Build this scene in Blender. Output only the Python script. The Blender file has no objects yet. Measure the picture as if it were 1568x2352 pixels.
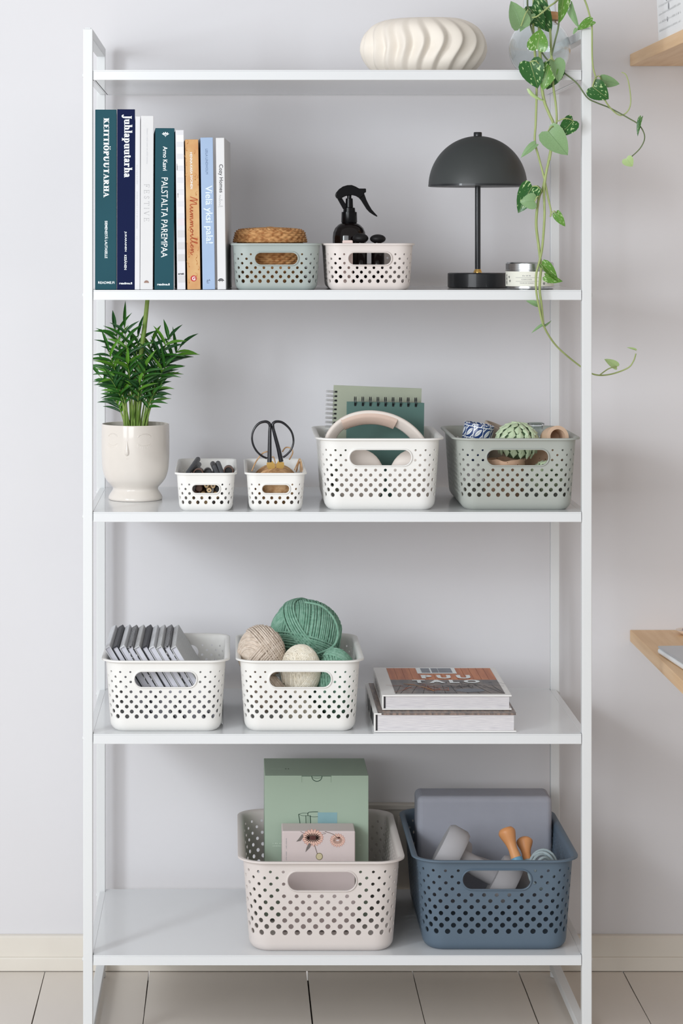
import bpy, bmesh, math, random
from mathutils import Vector, Matrix, Euler
random.seed(7)
PI = math.pi
sc = bpy.context.scene
col = sc.collection

# ------------------------------------------------------------------ camera, world, light, exposure
ZC, KF, CX, CY = 1.3257, 5600.0, 534.0, 558.0        # eye height (m), focal length in px, optical axis in the 1568x2352 frame
cam_d = bpy.data.cameras.new('camera'); cam = bpy.data.objects.new('camera', cam_d); col.objects.link(cam)
cam.location = (0, -4, ZC); cam.rotation_euler = (PI/2, 0, 0)
cam_d.sensor_fit = 'HORIZONTAL'; cam_d.sensor_width = 36.0; cam_d.lens = KF/1568*36.0
cam_d.shift_x = (784-CX)/1568; cam_d.shift_y = -(1176-CY)/1568
cam_d.clip_start = 0.05; cam_d.clip_end = 60
sc.camera = cam
world = bpy.data.worlds.new('room_light'); sc.world = world; world.use_nodes = True
world.node_tree.nodes['Background'].inputs[0].default_value = (1.0, 0.972, 0.95, 1)
world.node_tree.nodes['Background'].inputs[1].default_value = 0.55
def area(name, loc, target, sx, sy, power, rgb):
    d = bpy.data.lights.new(name, 'AREA'); d.shape = 'RECTANGLE'; d.size = sx; d.size_y = sy
    d.energy = power; d.color = rgb
    o = bpy.data.objects.new(name, d); col.objects.link(o); o.location = loc
    o.rotation_euler = (Vector(target)-Vector(loc)).to_track_quat('-Z', 'Y').to_euler()
    return o
area('window_light', (-1.45, -1.65, 1.60), (0.15, 0.3, 0.95), 0.28, 0.46, 14, (0.88, 0.95, 1.0))
area('wide_fill_light', (-1.5, -3.3, 1.50), (0.15, 0.4, 1.1), 2.4, 1.5, 78, (0.93, 0.965, 1.0))  # broad soft fill, added to lift the shaded wall and shelves
sc.view_settings.view_transform = 'Standard'; sc.view_settings.look = 'None'
sc.view_settings.gamma = 1.0; sc.view_settings.use_curve_mapping = False
sc.view_settings.exposure = 0.0

# ------------------------------------------------------------------ helpers
def P(px, py, y): return Vector(((px-CX)*(4+y)/KF, y, ZC+(CY-py)*(4+y)/KF))
def S(y): return (4+y)/KF
def lin(c):
    c = c/255.0
    return c/12.92 if c <= 0.04045 else ((c+0.055)/1.055)**2.4
def rgb(c): return (lin(c[0]), lin(c[1]), lin(c[2]), 1)
MATS = {}
def M(name, c, rough=0.5, metal=0.0, var=0.04, scale=30.0, bump=0.0, bscale=200.0, coat=0.0, stretch=None, c2=None, trans=0.0, ior=1.45, spec=None, sss=0.0):
    if name in MATS: return MATS[name]
    m = bpy.data.materials.new(name); m.use_nodes = True
    nt = m.node_tree; b = nt.nodes['Principled BSDF']
    b.inputs['Roughness'].default_value = rough; b.inputs['Metallic'].default_value = metal
    b.inputs['Coat Weight'].default_value = coat; b.inputs['IOR'].default_value = ior
    b.inputs['Transmission Weight'].default_value = trans
    b.inputs['Specular IOR Level'].default_value = 0.35 if spec is None else spec
    if sss:
        b.inputs['Subsurface Weight'].default_value = sss; b.inputs['Subsurface Radius'].default_value = (0.01, 0.008, 0.006)
    tc = nt.nodes.new('ShaderNodeTexCoord'); mp = nt.nodes.new('ShaderNodeMapping')
    nt.links.new(tc.outputs['Object'], mp.inputs[0])
    if stretch: mp.inputs['Scale'].default_value = stretch
    n = nt.nodes.new('ShaderNodeTexNoise'); n.inputs['Scale'].default_value = scale; n.inputs['Detail'].default_value = 3
    nt.links.new(mp.outputs[0], n.inputs['Vector'])
    r = nt.nodes.new('ShaderNodeValToRGB')
    A = rgb(c); B = rgb(c2) if c2 else tuple(min(1, x*(1+var)) for x in A[:3])+(1,)
    if not c2: A = tuple(x*(1-var) for x in A[:3])+(1,)
    r.color_ramp.elements[0].color = A; r.color_ramp.elements[1].color = B
    r.color_ramp.elements[0].position = 0.35; r.color_ramp.elements[1].position = 0.65
    nt.links.new(n.outputs['Fac'], r.inputs[0]); nt.links.new(r.outputs[0], b.inputs['Base Color'])
    if bump:
        n2 = nt.nodes.new('ShaderNodeTexNoise'); n2.inputs['Scale'].default_value = bscale
        nt.links.new(mp.outputs[0], n2.inputs['Vector'])
        bp = nt.nodes.new('ShaderNodeBump'); bp.inputs['Strength'].default_value = bump; bp.inputs['Distance'].default_value = 0.001
        nt.links.new(n2.outputs['Fac'], bp.inputs['Height']); nt.links.new(bp.outputs[0], b.inputs['Normal'])
    MATS[name] = m
    return m
def nodes_of(m): return m.node_tree, m.node_tree.nodes['Principled BSDF']

class MB:
    def __init__(s): s.v = []; s.f = []
    def add(s, vs, fs):
        o = len(s.v); s.v += [tuple(p) for p in vs]; s.f += [tuple(i+o for i in q) for q in fs]; return s
    def box(s, x0, x1, y0, y1, z0, z1):
        v = [(x, y, z) for z in (z0, z1) for y in (y0, y1) for x in (x0, x1)]
        return s.add(v, [(0,2,3,1), (4,5,7,6), (0,1,5,4), (2,6,7,3), (0,4,6,2), (1,3,7,5)])
    def tube(s, pts, r, n=8, closed=False, cap=True, flat=None):
        pts = [Vector(p) for p in pts]; N = len(pts)
        if not hasattr(r, '__len__'): r = [r]*N
        up = None; vs = []
        for i in range(N):
            a = pts[(i-1) % N] if (closed or i > 0) else pts[0]
            b = pts[(i+1) % N] if (closed or i < N-1) else pts[-1]
            t = (b-a); t = t.normalized() if t.length > 1e-9 else Vector((0,0,1))
            if up is None:
                up = Vector((0,0,1)) if abs(t.z) < 0.9 else Vector((1,0,0))
                if flat is not None: up = Vector(flat)
            up = up - t*up.dot(t)
            up = up.normalized() if up.length > 1e-6 else t.orthogonal().normalized()
            sd = t.cross(up)
            for k in range(n):
                an = 2*PI*k/n
                vs.append(pts[i]+(up*math.cos(an)+sd*math.sin(an))*r[i])
        fs = []
        for i in range(N if closed else N-1):
            j = (i+1) % N
            for k in range(n): fs.append((i*n+k, i*n+(k+1) % n, j*n+(k+1) % n, j*n+k))
        if cap and not closed:
            fs.append(tuple(range(n-1, -1, -1))); fs.append(tuple((N-1)*n+k for k in range(n)))
        return s.add(vs, fs)
    def lathe(s, prof, n=48, c=(0,0,0), closed=False):
        vs = []; fs = []; c = Vector(c); N = len(prof)
        for (r, z) in prof:
            for k in range(n):
                a = 2*PI*k/n; vs.append((c.x+r*math.cos(a), c.y+r*math.sin(a), c.z+z))
        for i in range(N if closed else N-1):
            j = (i+1) % N
            for k in range(n): fs.append((i*n+k, i*n+(k+1) % n, j*n+(k+1) % n, j*n+k))
        if not closed:
            if prof[0][0] > 1e-6: fs.append(tuple(range(n-1, -1, -1)))
            if prof[-1][0] > 1e-6: fs.append(tuple((N-1)*n+k for k in range(n)))
        return s.add(vs, fs)
    def ball(s, c, rx, ry, rz, nu=20, nv=12):
        c = Vector(c); vs = [(c.x, c.y, c.z-rz)]; fs = []
        for i in range(1, nv):
            a = -PI/2+PI*i/nv
            for k in range(nu):
                b = 2*PI*k/nu; vs.append((c.x+rx*math.cos(a)*math.cos(b), c.y+ry*math.cos(a)*math.sin(b), c.z+rz*math.sin(a)))
        vs.append((c.x, c.y, c.z+rz)); T = len(vs)-1
        for k in range(nu):
            fs.append((0, 1+(k+1) % nu, 1+k)); o = 1+(nv-2)*nu
            fs.append((T, o+k, o+(k+1) % nu))
            for i in range(nv-2):
                a = 1+i*nu; fs.append((a+k, a+(k+1) % nu, a+nu+(k+1) % nu, a+nu+k))
        return s.add(vs, fs)
    def prism(s, poly, y0, y1):
        n = len(poly); vs = [(x, y0, z) for x, z in poly]+[(x, y1, z) for x, z in poly]
        fs = [tuple(range(n)), tuple(range(2*n-1, n-1, -1))]+[(k, (k+1) % n, n+(k+1) % n, n+k) for k in range(n)]
        return s.add(vs, fs)
    def xf(s, m): s.v = [tuple(m @ Vector(p)) for p in s.v]; return s
    def mesh(s, name, smooth=None, merge=0.0):
        me = bpy.data.meshes.new(name); me.from_pydata(s.v, [], s.f)
        bm = bmesh.new(); bm.from_mesh(me)
        if merge: bmesh.ops.remove_doubles(bm, verts=bm.verts, dist=merge)
        bmesh.ops.recalc_face_normals(bm, faces=bm.faces); bm.to_mesh(me); bm.free()
        if smooth:
            me.shade_smooth(); me.set_sharp_from_angle(angle=math.radians(smooth))
        return me
    def build(s, name, mat, parent=None, smooth=None, bevel=0.0, seg=2, merge=0.0):
        return obj(name, s.mesh(name, smooth, merge), mat, parent, bevel, seg)

def obj(name, me, mat, parent=None, bevel=0.0, seg=2):
    o = bpy.data.objects.new(name, me); col.objects.link(o)
    if mat is not None and not me.materials: me.materials.append(mat)
    if parent is not None: o.parent = parent
    if bevel:
        b = o.modifiers.new('bevel', 'BEVEL'); b.width = bevel; b.segments = seg; b.limit_method = 'ANGLE'; b.angle_limit = 0.7
    return o
def tag(o, label, cat, group=None):
    o['label'] = label; o['category'] = cat
    if group: o['group'] = group
    return o
def struct(o): o['kind'] = 'structure'; return o
def thing(name, label, cat, loc=(0,0,0), rot=(0,0,0), group=None):
    o = bpy.data.objects.new(name, None); col.objects.link(o); o.location = loc; o.rotation_euler = rot
    o.empty_display_size = 0.02
    return tag(o, label, cat, group)
def smooth_pts(pts, k=6, closed=False):
    pts = [Vector(p) for p in pts]; N = len(pts); out = []
    for i in range(N if closed else N-1):
        g = (lambda j: pts[j % N]) if closed else (lambda j: pts[max(0, min(N-1, j))])
        p0, p1, p2, p3 = g(i-1), g(i), g(i+1), g(i+2)
        for j in range(k):
            t = j/k
            out.append(0.5*((2*p1)+(p2-p0)*t+(2*p0-5*p1+4*p2-p3)*t*t+(3*p1-p0-3*p2+p3)*t**3))
    if not closed: out.append(pts[-1])
    return out

# ---- flat lettering: 2-D geometry (V, F) placed by axes
def font2d(txt, bold=0.0):
    cu = bpy.data.curves.new('t', 'FONT'); cu.body = txt; cu.offset = bold; cu.resolution_u = 3
    o = bpy.data.objects.new('t', cu); col.objects.link(o)
    dg = bpy.context.evaluated_depsgraph_get(); me = bpy.data.meshes.new_from_object(o.evaluated_get(dg))
    V = [(v.co.x, v.co.y) for v in me.vertices]; F = [tuple(p.vertices) for p in me.polygons]
    bpy.data.objects.remove(o); bpy.data.curves.remove(cu); bpy.data.meshes.remove(me)
    return V, F
def ribbon2d(pts, w, VF=None, k=5, taper=False):
    p = smooth_pts([(a, b, 0) for a, b in pts], k) if k > 1 else [Vector((a, b, 0)) for a, b in pts]
    V, F = VF if VF else ([], [])
    o = len(V); n = len(p)
    for i in range(n):
        t = (p[min(n-1, i+1)]-p[max(0, i-1)]); t = t.normalized() if t.length > 1e-9 else Vector((1,0,0))
        ww = w[0]+(w[1]-w[0])*i/(n-1) if isinstance(w, tuple) else w
        if taper: ww *= 0.35+0.65*math.sin(PI*(0.08+0.84*i/(n-1)))
        q = Vector((-t.y, t.x, 0))*ww/2
        V.append((p[i].x+q.x, p[i].y+q.y)); V.append((p[i].x-q.x, p[i].y-q.y))
    for i in range(n-1): F.append((o+2*i, o+2*i+1, o+2*i+3, o+2*i+2))
    return V, F
def poly2d(pts, VF):
    V, F = VF; o = len(V); V += list(pts); F.append(tuple(range(o, o+len(pts)))); return VF
def ring2d(cx, cy, rx, ry, ix, iy, a0, a1, VF, n=20):
    V, F = VF; o = len(V)
    for i in range(n+1):
        a = math.radians(a0+(a1-a0)*i/n)
        V.append((cx+rx*math.cos(a), cy+ry*math.sin(a))); V.append((cx+ix*math.cos(a), cy+iy*math.sin(a)))
    for i in range(n): F.append((o+2*i, o+2*i+1, o+2*i+3, o+2*i+2))
    return VF
def disc2d(cx, cy, rx, ry, VF, n=20, rot=0.0):
    return poly2d([(cx+rx*math.cos(2*PI*i/n)*math.cos(rot)-ry*math.sin(2*PI*i/n)*math.sin(rot),
                    cy+rx*math.cos(2*PI*i/n)*math.sin(rot)+ry*math.sin(2*PI*i/n)*math.cos(rot)) for i in range(n)], VF)
def flat(name, VF, org, ux, uy, mat, parent, length=None, height=None):
    V, F = VF; x0 = min(v[0] for v in V); x1 = max(v[0] for v in V); y0 = min(v[1] for v in V); y1 = max(v[1] for v in V)
    sx = sy = 1.0; bx = by = 0.0
    if length: sx = length/max(1e-9, x1-x0); bx = x0; sy = sx
    if height: sy = height/max(1e-9, y1-y0); by = y0
    if length and not height: by = y0
    if height and not length: sx = sy; bx = x0
    org, ux, uy = Vector(org), Vector(ux), Vector(uy)
    me = bpy.data.meshes.new(name)
    me.from_pydata([tuple(org+ux*((v[0]-bx)*sx)+uy*((v[1]-by)*sy)) for v in V], [], F); me.update()
    return obj(name, me, mat, parent)

# ---- serif lettering drawn from strokes
def serif2d(txt, w=0.24, t=0.085, s=0.08, st=0.085):
    VF = ([], []); X = [0.0]
    def R(x0, y0, x1, y1): poly2d([(X[0]+x0, y0), (X[0]+x1, y0), (X[0]+x1, y1), (X[0]+x0, y1)], VF)
    def Q(*p): poly2d([(X[0]+a, b) for a, b in p], VF)
    def ST(x, y0=0, y1=1, e='bt', ww=None):
        h = (ww or w)/2; R(x-h, y0, x+h, y1)
        if 'b' in e: R(x-h-s, y0, x+h+s, y0+st)
        if 't' in e: R(x-h-s, y1-st, x+h+s, y1)
        if 'l' in e: R(x-h-s, y1-st, x, y1)
    def RG(cx, cy, rx, ry, a0, a1, hw=None, vt=None): ring2d(X[0]+cx, cy, rx, ry, max(0.02, rx-(hw or w)), max(0.02, ry-(vt or t)), a0, a1, VF)
    for ch in txt:
        h = w/2; l = s+h
        if ch == 'K':
            ST(l); Q((l, .4), (l+.1, .4), (l+.5, 1), (l+.36, 1)); R(l+.3, 1-st, l+.62, 1)
            Q((l+.12, .55), (l+.3, .68), (l+.62, 0), (l+.36, 0)); R(l+.28, 0, l+.7, st); a = l+.74
        elif ch in 'EF':
            ST(l); R(l, 1-t, l+.46, 1); Q((l+.46, 1), (l+.46, .76), (l+.4, 1-t)); R(l, .5-t/2, l+.32, .5+t/2); R(l+.27, .36, l+.33, .64)
            if ch == 'E': R(l, 0, l+.48, t); Q((l+.5, 0), (l+.5, .26), (l+.42, t))
            a = l+.54
        elif ch == 'I': ST(l); a = 2*l
        elif ch == 'T':
            ST(.38, e='b'); R(.02, 1-t, .74, 1); Q((.02, 1), (.02, .72), (.1, 1-t)); Q((.74, 1), (.74, .72), (.66, 1-t)); a = .76
        elif ch in 'OÖ':
            RG(.42, .5, .42, .52, 0, 360)
            if ch == 'Ö':
                for dx in (.25, .59): disc2d(X[0]+dx, 1.2, .1, .1, VF, 10)
            a = .86
        elif ch in 'PR':
            ST(l); RG(l+.1, .73, .44, .27, -90, 90); R(l, .46, l+.12, .46+t); R(l, 1-t, l+.12, 1)
            if ch == 'R': Q((l+.12, .48), (l+.34, .5), (l+.64, 0), (l+.38, 0)); R(l+.38, 0, l+.7, st)
            a = l+(.7 if ch == 'R' else .56)
        elif ch == 'U':
            ST(l, .32, 1, 't'); ST(l+.52, .32, 1, 't', t); RG(l+.21, .34, .21+h, .36, 180, 360); a = 2*l+.52
        elif ch == 'A':
            Q((.08, 0), (.17, 0), (.46, .9), (.38, 1)); Q((.34, 1), (.5, 1), (.84, 0), (.58, 0)); R(.2, .28, .66, .28+t)
            R(0, 0, .28, st); R(.5, 0, .92, st); a = .92
        elif ch == 'H': ST(l); ST(l+.5); R(l, .5-t/2, l+.5, .5+t/2); a = 2*l+.5
        elif ch == 'V':
            Q((.06, 1), (.06+w, 1), (.44, 0), (.36, 0)); Q((.66, 1), (.66+t, 1), (.42, 0), (.38, 0)); R(0, 1-st, .12+w, 1); R(.58, 1-st, .82, 1); a = .82
        elif ch == 'S':
            ribbon2d([(X[0]+.5, .76), (X[0]+.42, .95), (X[0]+.22, .95), (X[0]+.1, .74), (X[0]+.28, .53), (X[0]+.48, .32), (X[0]+.38, .06), (X[0]+.18, .05), (X[0]+.06, .26)], w*.7+t*.3, VF); a = .6
        elif ch == 'J':
            ST(.34, .05, .98, 't'); ribbon2d([(X[0]+.34, .1), (X[0]+.3, -.16), (X[0]+.14, -.26), (X[0]+.0, -.2)], (w, t), VF); disc2d(X[0]+.02, -.14, .1, .1, VF, 12); a = .54
        elif ch == 'u':
            ST(l, .1, .66, 'l'); ST(l+.4, 0, .66, 'l'); R(l+.4, 0, l+.4+h+s, st); RG(l+.18, .2, .18+h, .22, 180, 300); a = l+.4+l
        elif ch == 'h':
            ST(l, 0, 1.05, 'bl'); ST(l+.4, 0, .45, 'b'); RG(l+.22, .44, .18+h, .24, 0, 130); a = 2*l+.4
        elif ch == 'l': ST(l, 0, 1.05, 'bl'); a = 2*l
        elif ch == 'a':
            ST(.42, 0, .5, ''); R(.42, 0, .42+h+s, st); RG(.28, .46, .14+h, .22, 0, 150); RG(.26, .2, .26, .22, 60, 330, w*.9); disc2d(X[0]+.1, .5, .08, .07, VF, 10); a = .42+l
        elif ch == 'p':
            ST(l, -.3, .66, 'bl'); RG(l+.16, .33, .38, .35, -140, 140); a = l+.58
        elif ch == 't':
            ST(.22, .08, .84, ''); R(0, .66-st, .46, .66); RG(.36, .16, .26, .18, 180, 320, w*.8); a = .5
        elif ch == 'r': ST(l, 0, .66, 'bl'); disc2d(X[0]+l+.3, .56, .11, .1, VF, 12); RG(l+.2, .4, .16, .26, 60, 150, .1); a = l+.44
        else: a = .3
        X[0] += a+.035
    return VF
# ------------------------------------------------------------------ materials of the setting
m_wall = M('wall_paint', (221, 220, 223), 0.85, var=0.012, scale=3, bump=0.05, bscale=350)
m_floor = M('floor_paint', (214, 206, 197), 0.32, var=0.03, scale=6, bump=0.12, bscale=60, coat=0.2, stretch=(1, 0.25, 1))
m_gap = M('floor_gap_dirt', (58, 50, 42), 0.9, var=0.3, scale=80)
m_base = M('baseboard_paint', (226, 220, 210), 0.35, var=0.02, scale=8, coat=0.2)
m_frame = M('white_lacquer', (222, 224, 225), 0.4, var=0.006, scale=4, spec=0.3)
m_shelf = M('white_shelf_lacquer', (222, 224, 226), 0.16, var=0.006, scale=4, coat=0.2)

# ------------------------------------------------------------------ setting
YW = 0.455
struct(MB().box(-3.0, 3.2, YW, YW+0.12, 0, 2.7).build('wall_back', m_wall))
fl = struct(MB().box(-3.0, 3.2, -3.2, YW, -0.06, -0.022).build('floor', m_gap))
seams = [-3.0, -2.62, -2.43, -2.24, -2.05, -1.86, -1.67, -1.48, -1.29, -1.10, -0.91, -0.72, -0.53, -0.3413, -0.152, 0.1354, 0.327, 0.5196, 0.71, 0.90, 1.09, 1.28, 1.47, 1.66, 1.85, 2.04, 2.23, 2.42, 2.61, 2.8, 3.2]
random.seed(3)
for i in range(len(seams)-1):
    a, b = seams[i]+0.0007, seams[i+1]-0.0007; n = 26
    mb = MB(); top = []; L = []; R = []
    for k in range(n+1):
        y = -3.2+(YW+3.2)*k/n
        j0 = random.uniform(0, 0.0011) if i % 2 else random.uniform(-0.0003, 0.0004); j1 = random.uniform(0, 0.0008) if i % 3 else random.uniform(-0.0003, 0.0003)
        L.append((a+j0, y)); R.append((b-j1, y))
    vs = []
    for (x, y), (x2, y2) in zip(L, R): vs += [(x, y, -0.022), (x2, y2, -0.022), (x2, y2, 0), (x, y, 0)]
    fs = []
    for k in range(n):
        o = 4*k
        fs += [(o+3, o+2, o+6, o+7), (o, o+3, o+7, o+4), (o+1, o+5, o+6, o+2)]
    fs += [(0, 1, 2, 3), (4*n, 4*n+3, 4*n+2, 4*n+1)]
    mb.add(vs, fs); mb.build('plank', m_floor, fl)
bb = MB()
prof = [(YW-0.0005, 0.0635), (YW-0.011, 0.0630), (YW-0.0145, 0.0595), (YW-0.0145, 0.0262), (YW-0.0190, 0.0250), (YW-0.0200, 0.0230), (YW-0.0200, 0.0012), (YW-0.0005, 0.0012)]
vs = [(x, y, z) for x in (-3.0, 3.2) for y, z in prof]; n = len(prof)
bb.add(vs, [tuple(range(n)), tuple(range(2*n-1, n-1, -1))]+[(k, (k+1) % n, n+(k+1) % n, n+k) for k in range(n)])
struct(bb.build('baseboard_back', m_base))

# wall socket box on the wall, seen between the two large baskets
m_sock = M('socket_plastic', (196, 190, 182), 0.5)
so = thing('wall_socket_box', 'beige wall socket box behind the two large baskets', 'socket box', (P(905, 2060, YW).x, YW, P(905, 2060, YW).z))
sw = S(YW); hh = (2060-1842)*sw
MB().box(-0.085, 0.085, -0.016, -0.0008, 0, hh).build('housing', m_sock, so, bevel=0.002)
MB().box(-0.088, 0.088, -0.024, -0.0165, hh-0.009, hh+0.0005).build('top_ridge', m_sock, so, bevel=0.0015)
for k in (0, 1): MB().box(-0.07+0.075*k, -0.005+0.075*k, -0.0205, -0.0165, 0.02+0.0, hh-0.02).build('cover_plate', m_sock, so, bevel=0.002)

# ------------------------------------------------------------------ shelf unit
XL0, XL1, XR0, XR1 = (190.7-CX)/1400, (212.6-CX)/1400, (1336.4-CX)/1400, (1358.8-CX)/1400
ZS = [ZC+(CY-p)/1400 for p in (160.5, 666.0, 1176.0, 1686.0, 2194.6)]   # tops of the five boards
TH = 0.0165; ZTOP = ZC+(CY-66)/1400; DEP = 0.411; PW = XL1-XL0
su = thing('shelf_unit', 'tall white metal shelf unit with five open shelves', 'shelf unit', ((XL0+XR1)/2, 0, 0))
ox = (XL0+XR1)/2
for (x0, x1) in ((XL0, XL1), (XR0, XR1)):
    for (y0, y1) in ((0.0, PW), (DEP-PW, DEP)):
        MB().box(x0-ox, x1-ox, y0, y1, 0.012, ZTOP).build('post', m_frame, su, bevel=0.0012)
        MB().lathe([(0.006, 0), (0.008, 0.001), (0.008, 0.009), (0.006, 0.0118)], 16, ((x0+x1)/2-ox, (y0+y1)/2, 0)).build('foot', m_frame, su, smooth=40)
        MB().box(x0-ox+0.003, x1-ox-0.003, y0+0.003, y1-0.003, ZTOP, ZTOP+0.0025).build('post_cap', m_frame, su, bevel=0.0008)
    MB().box(x0-ox, x1-ox, PW+0.0002, DEP-PW-0.0002, ZTOP-PW, ZTOP).build('top_rail', m_frame, su, bevel=0.0012)
    MB().box(x0-ox, x1-ox, PW+0.0002, DEP-PW-0.0002, 0.0125, 0.0125+PW).build('bottom_rail', m_frame, su, bevel=0.0012)
for z in ZS:
    mb = MB(); a, b = XL1+0.0009-ox, XR0-0.0009-ox
    mb.box(a, b, 0.0004, DEP, z-0.0022, z)
    mb.box(a, b, 0.0004, 0.0024, z-TH, z-0.0022)
    mb.box(a, b, DEP-0.002, DEP, z-TH, z-0.0022)
    mb.box(a, a+0.002, 0.0024, DEP-0.002, z-TH, z-0.0022); mb.box(b-0.002, b, 0.0024, DEP-0.002, z-TH, z-0.0022)
    mb.box(a, b, 0.0024, 0.016, z-TH, z-TH+0.0015); mb.box(a+0.003, b-0.003, 0.0165, DEP-0.0025, z-TH+0.0004, z-TH+0.0018)
    # ears that fill the frame between the posts at both ends
    mb.box(XL0+0.006-ox, a, PW+0.001, DEP-PW-0.001, z-TH, z); mb.box(b, XR1-0.006-ox, PW+0.001, DEP-PW-0.001, z-TH, z)
    sh = mb.build('shelf', m_shelf, su, bevel=0.0006)
    for x in (XL0-0.0006-ox, XR1+0.0006-ox):
        for y in (PW/2, DEP-PW/2):
            sgn = -1 if x < 0 else 1
            k = MB().lathe([(0.0035, -0.0008), (0.0035, 0.0004), (0.0025, 0.001)], 12)
            k.xf(Matrix.Translation((x, y, z-TH/2)) @ Matrix.Rotation(sgn*PI/2, 4, 'Y'))
            k.build('screw', m_frame, sh, smooth=40)

# ------------------------------------------------------------------ baskets
def basket(name, label, group, mat, center_px, yf, zi, W, L, H, R, nF, nS, nC, rows, z0, dz, r0, r1, sc_, sr, flange, taper, open_l, open_h, rim=0.0022, th=0.0019):
    segs = [nF, nC, nS, nC, nF, nC, nS, nC]; NC = sum(segs)
    def pos(u, z, off=0.0):
        u = u % NC; t = taper*(1-z/H)
        a, b = W/2-t+off, L/2-t+off; r = max(0.002, R-t*0.4+off); ax, ay = a-r, b-r
        k = 0
        while u > segs[k] and k < 7: u -= segs[k]; k += 1
        t = u/segs[k]
        if k == 0: x, y = -ax+2*ax*t, -b
        elif k == 2: x, y = a, -ay+2*ay*t
        elif k == 4: x, y = ax-2*ax*t, b
        elif k == 6: x, y = -a, ay-2*ay*t
        else:
            cx, cy, a0 = {1: (ax, -ay, -90), 3: (ax, ay, 0), 5: (-ax, ay, 90), 7: (-ax, -ay, 180)}[k]
            an = math.radians(a0+90*t); x, y = cx+r*math.cos(an), cy+r*math.sin(an)
        return (x, y, z)
    V = []; F = []; D = {}
    def gv(i2, j2):
        k = (i2 % (2*NC), j2)
        if k not in D: D[k] = len(V); V.append(pos(k[0]/2, z0+dz*j2/2))
        return D[k]
    cF = nF//2; cB = nF+nC+nS+nC+nF//2
    slots = {}
    for cc in (cF, cB):
        for i in range(cc-sc_, cc+sc_+1):
            for j in range(rows-sr, rows): slots[(i, j)] = cc
    for i in range(NC):
        for j in range(rows):
            if (i, j) in slots: continue
            o8 = [gv(2*i+2, 2*j+1), gv(2*i+2, 2*j+2), gv(2*i+1, 2*j+2), gv(2*i, 2*j+2), gv(2*i, 2*j+1), gv(2*i, 2*j), gv(2*i+1, 2*j), gv(2*i+2, 2*j)]
            if (i-cF+j) % 2 == 0:
                rr = (r0+(r1-r0)*(1-j/(rows-1)))
                q = []
                for k in range(16):
                    an = 2*PI*k/16; q.append(len(V)); V.append(pos(i+0.5+rr*math.cos(an), z0+dz*(j+0.5+rr*math.sin(an))))
                for m in range(8):
                    F.append((o8[m], o8[(m+1) % 8], q[(2*m+2) % 16], q[(2*m+1) % 16], q[2*m]))
            else: F.append(tuple(o8))
    zc = z0+dz*(rows-sr/2)
    cw = 2*(W/2-R)/nF
    collars = []
    for cc in (cF, cB):
        u0, u1, j0, j1 = 2*(cc-sc_), 2*(cc+sc_+1), 2*(rows-sr), 2*rows
        bd = [(u, j0) for u in range(u0, u1)]+[(u1, j) for j in range(j0, j1)]+[(u, j1) for u in range(u1, u0, -1)]+[(u0, j) for j in range(j1, j0, -1)]
        uc = cc+0.5; hl, hr = open_l/2, open_h/2
        ids = []; dirs = []
        for (u, j) in bd:
            x = (u/2-uc)*cw; z = z0+dz*j/2-zc
            cx = max(-(hl-hr), min(hl-hr, x)); d = Vector((x-cx, z)); d = d.normalized() if d.length > 1e-6 else Vector((0, 1))
            dirs.append((cx, d)); ids.append(len(V)); V.append(pos(uc+(cx+d.x*hr)/cw, zc+d.y*hr))
        nb = len(bd)
        for k in range(nb):
            k2 = (k+1) % nb; F.append((gv(*bd[k]), gv(*bd[k2]), ids[k2], ids[k]))
        mb = MB(); prof = [(0.0, -0.0004), (0.0, 0.0036), (rim*0.5, 0.0042), (rim, 0.0036), (rim*1.6, -0.0004)]
        vs = []; fs = []; m = len(prof)
        for (cx, d) in dirs:
            for (g, of) in prof: vs.append(pos(uc+(cx+d.x*(hr+g))/cw, zc+d.y*(hr+g), of))
        for k in range(nb):
            k2 = (k+1) % nb
            for q in range(m-1): fs.append((k*m+q, k2*m+q, k2*m+q+1, k*m+q+1))
            fs.append((k*m+m-1, k2*m+m-1, k2*m, k*m))
        collars.append(mb.add(vs, fs))
    N2 = 2*NC
    def loop(z, off):
        o = len(V); V.extend(pos(k/2, z, off) for k in range(N2)); return list(range(o, o+N2))
    def bridge(A, B):
        for k in range(N2): F.append((A[k], A[(k+1) % N2], B[(k+1) % N2], B[k]))
    zt = z0+rows*dz
    prev = [gv(k, 2*rows) for k in range(N2)]
    for (z, of) in ((zt+(H-0.006-zt)*0.5, 0), (H-0.006, 0), (H-0.0025, flange*0.12), (H-0.0006, flange*0.4), (H, flange*0.8), (H-0.0006, flange), (H-0.0032, flange*1.03)):
        nx = loop(z, of); bridge(prev, nx); prev = nx
    fr = min(0.014, z0*0.95); prev = [gv(k, 0) for k in range(N2)]
    for k in range(0, 6):
        an = PI/2*k/5; nx = loop(max(0, fr*(1-math.sin(an))), -fr*(1-math.cos(an))); bridge(nx, prev); prev = nx
    F.append(tuple(reversed(prev)))
    me = bpy.data.meshes.new('basket_body'); me.from_pydata(V, [], F)
    bm = bmesh.new(); bm.from_mesh(me); bmesh.ops.recalc_face_normals(bm, faces=bm.faces); bm.to_mesh(me); bm.free()
    tmp = bpy.data.objects.new('tmp', me); col.objects.link(tmp)
    md = tmp.modifiers.new('s', 'SOLIDIFY'); md.thickness = th; md.offset = -1.0; md.use_even_offset = False
    dg = bpy.context.evaluated_depsgraph_get(); me2 = bpy.data.meshes.new_from_object(tmp.evaluated_get(dg))
    bpy.data.objects.remove(tmp); bpy.data.meshes.remove(me)
    me2.shade_smooth(); me2.set_sharp_from_angle(angle=math.radians(38))
    x = P(center_px, 0, yf).x
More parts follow.
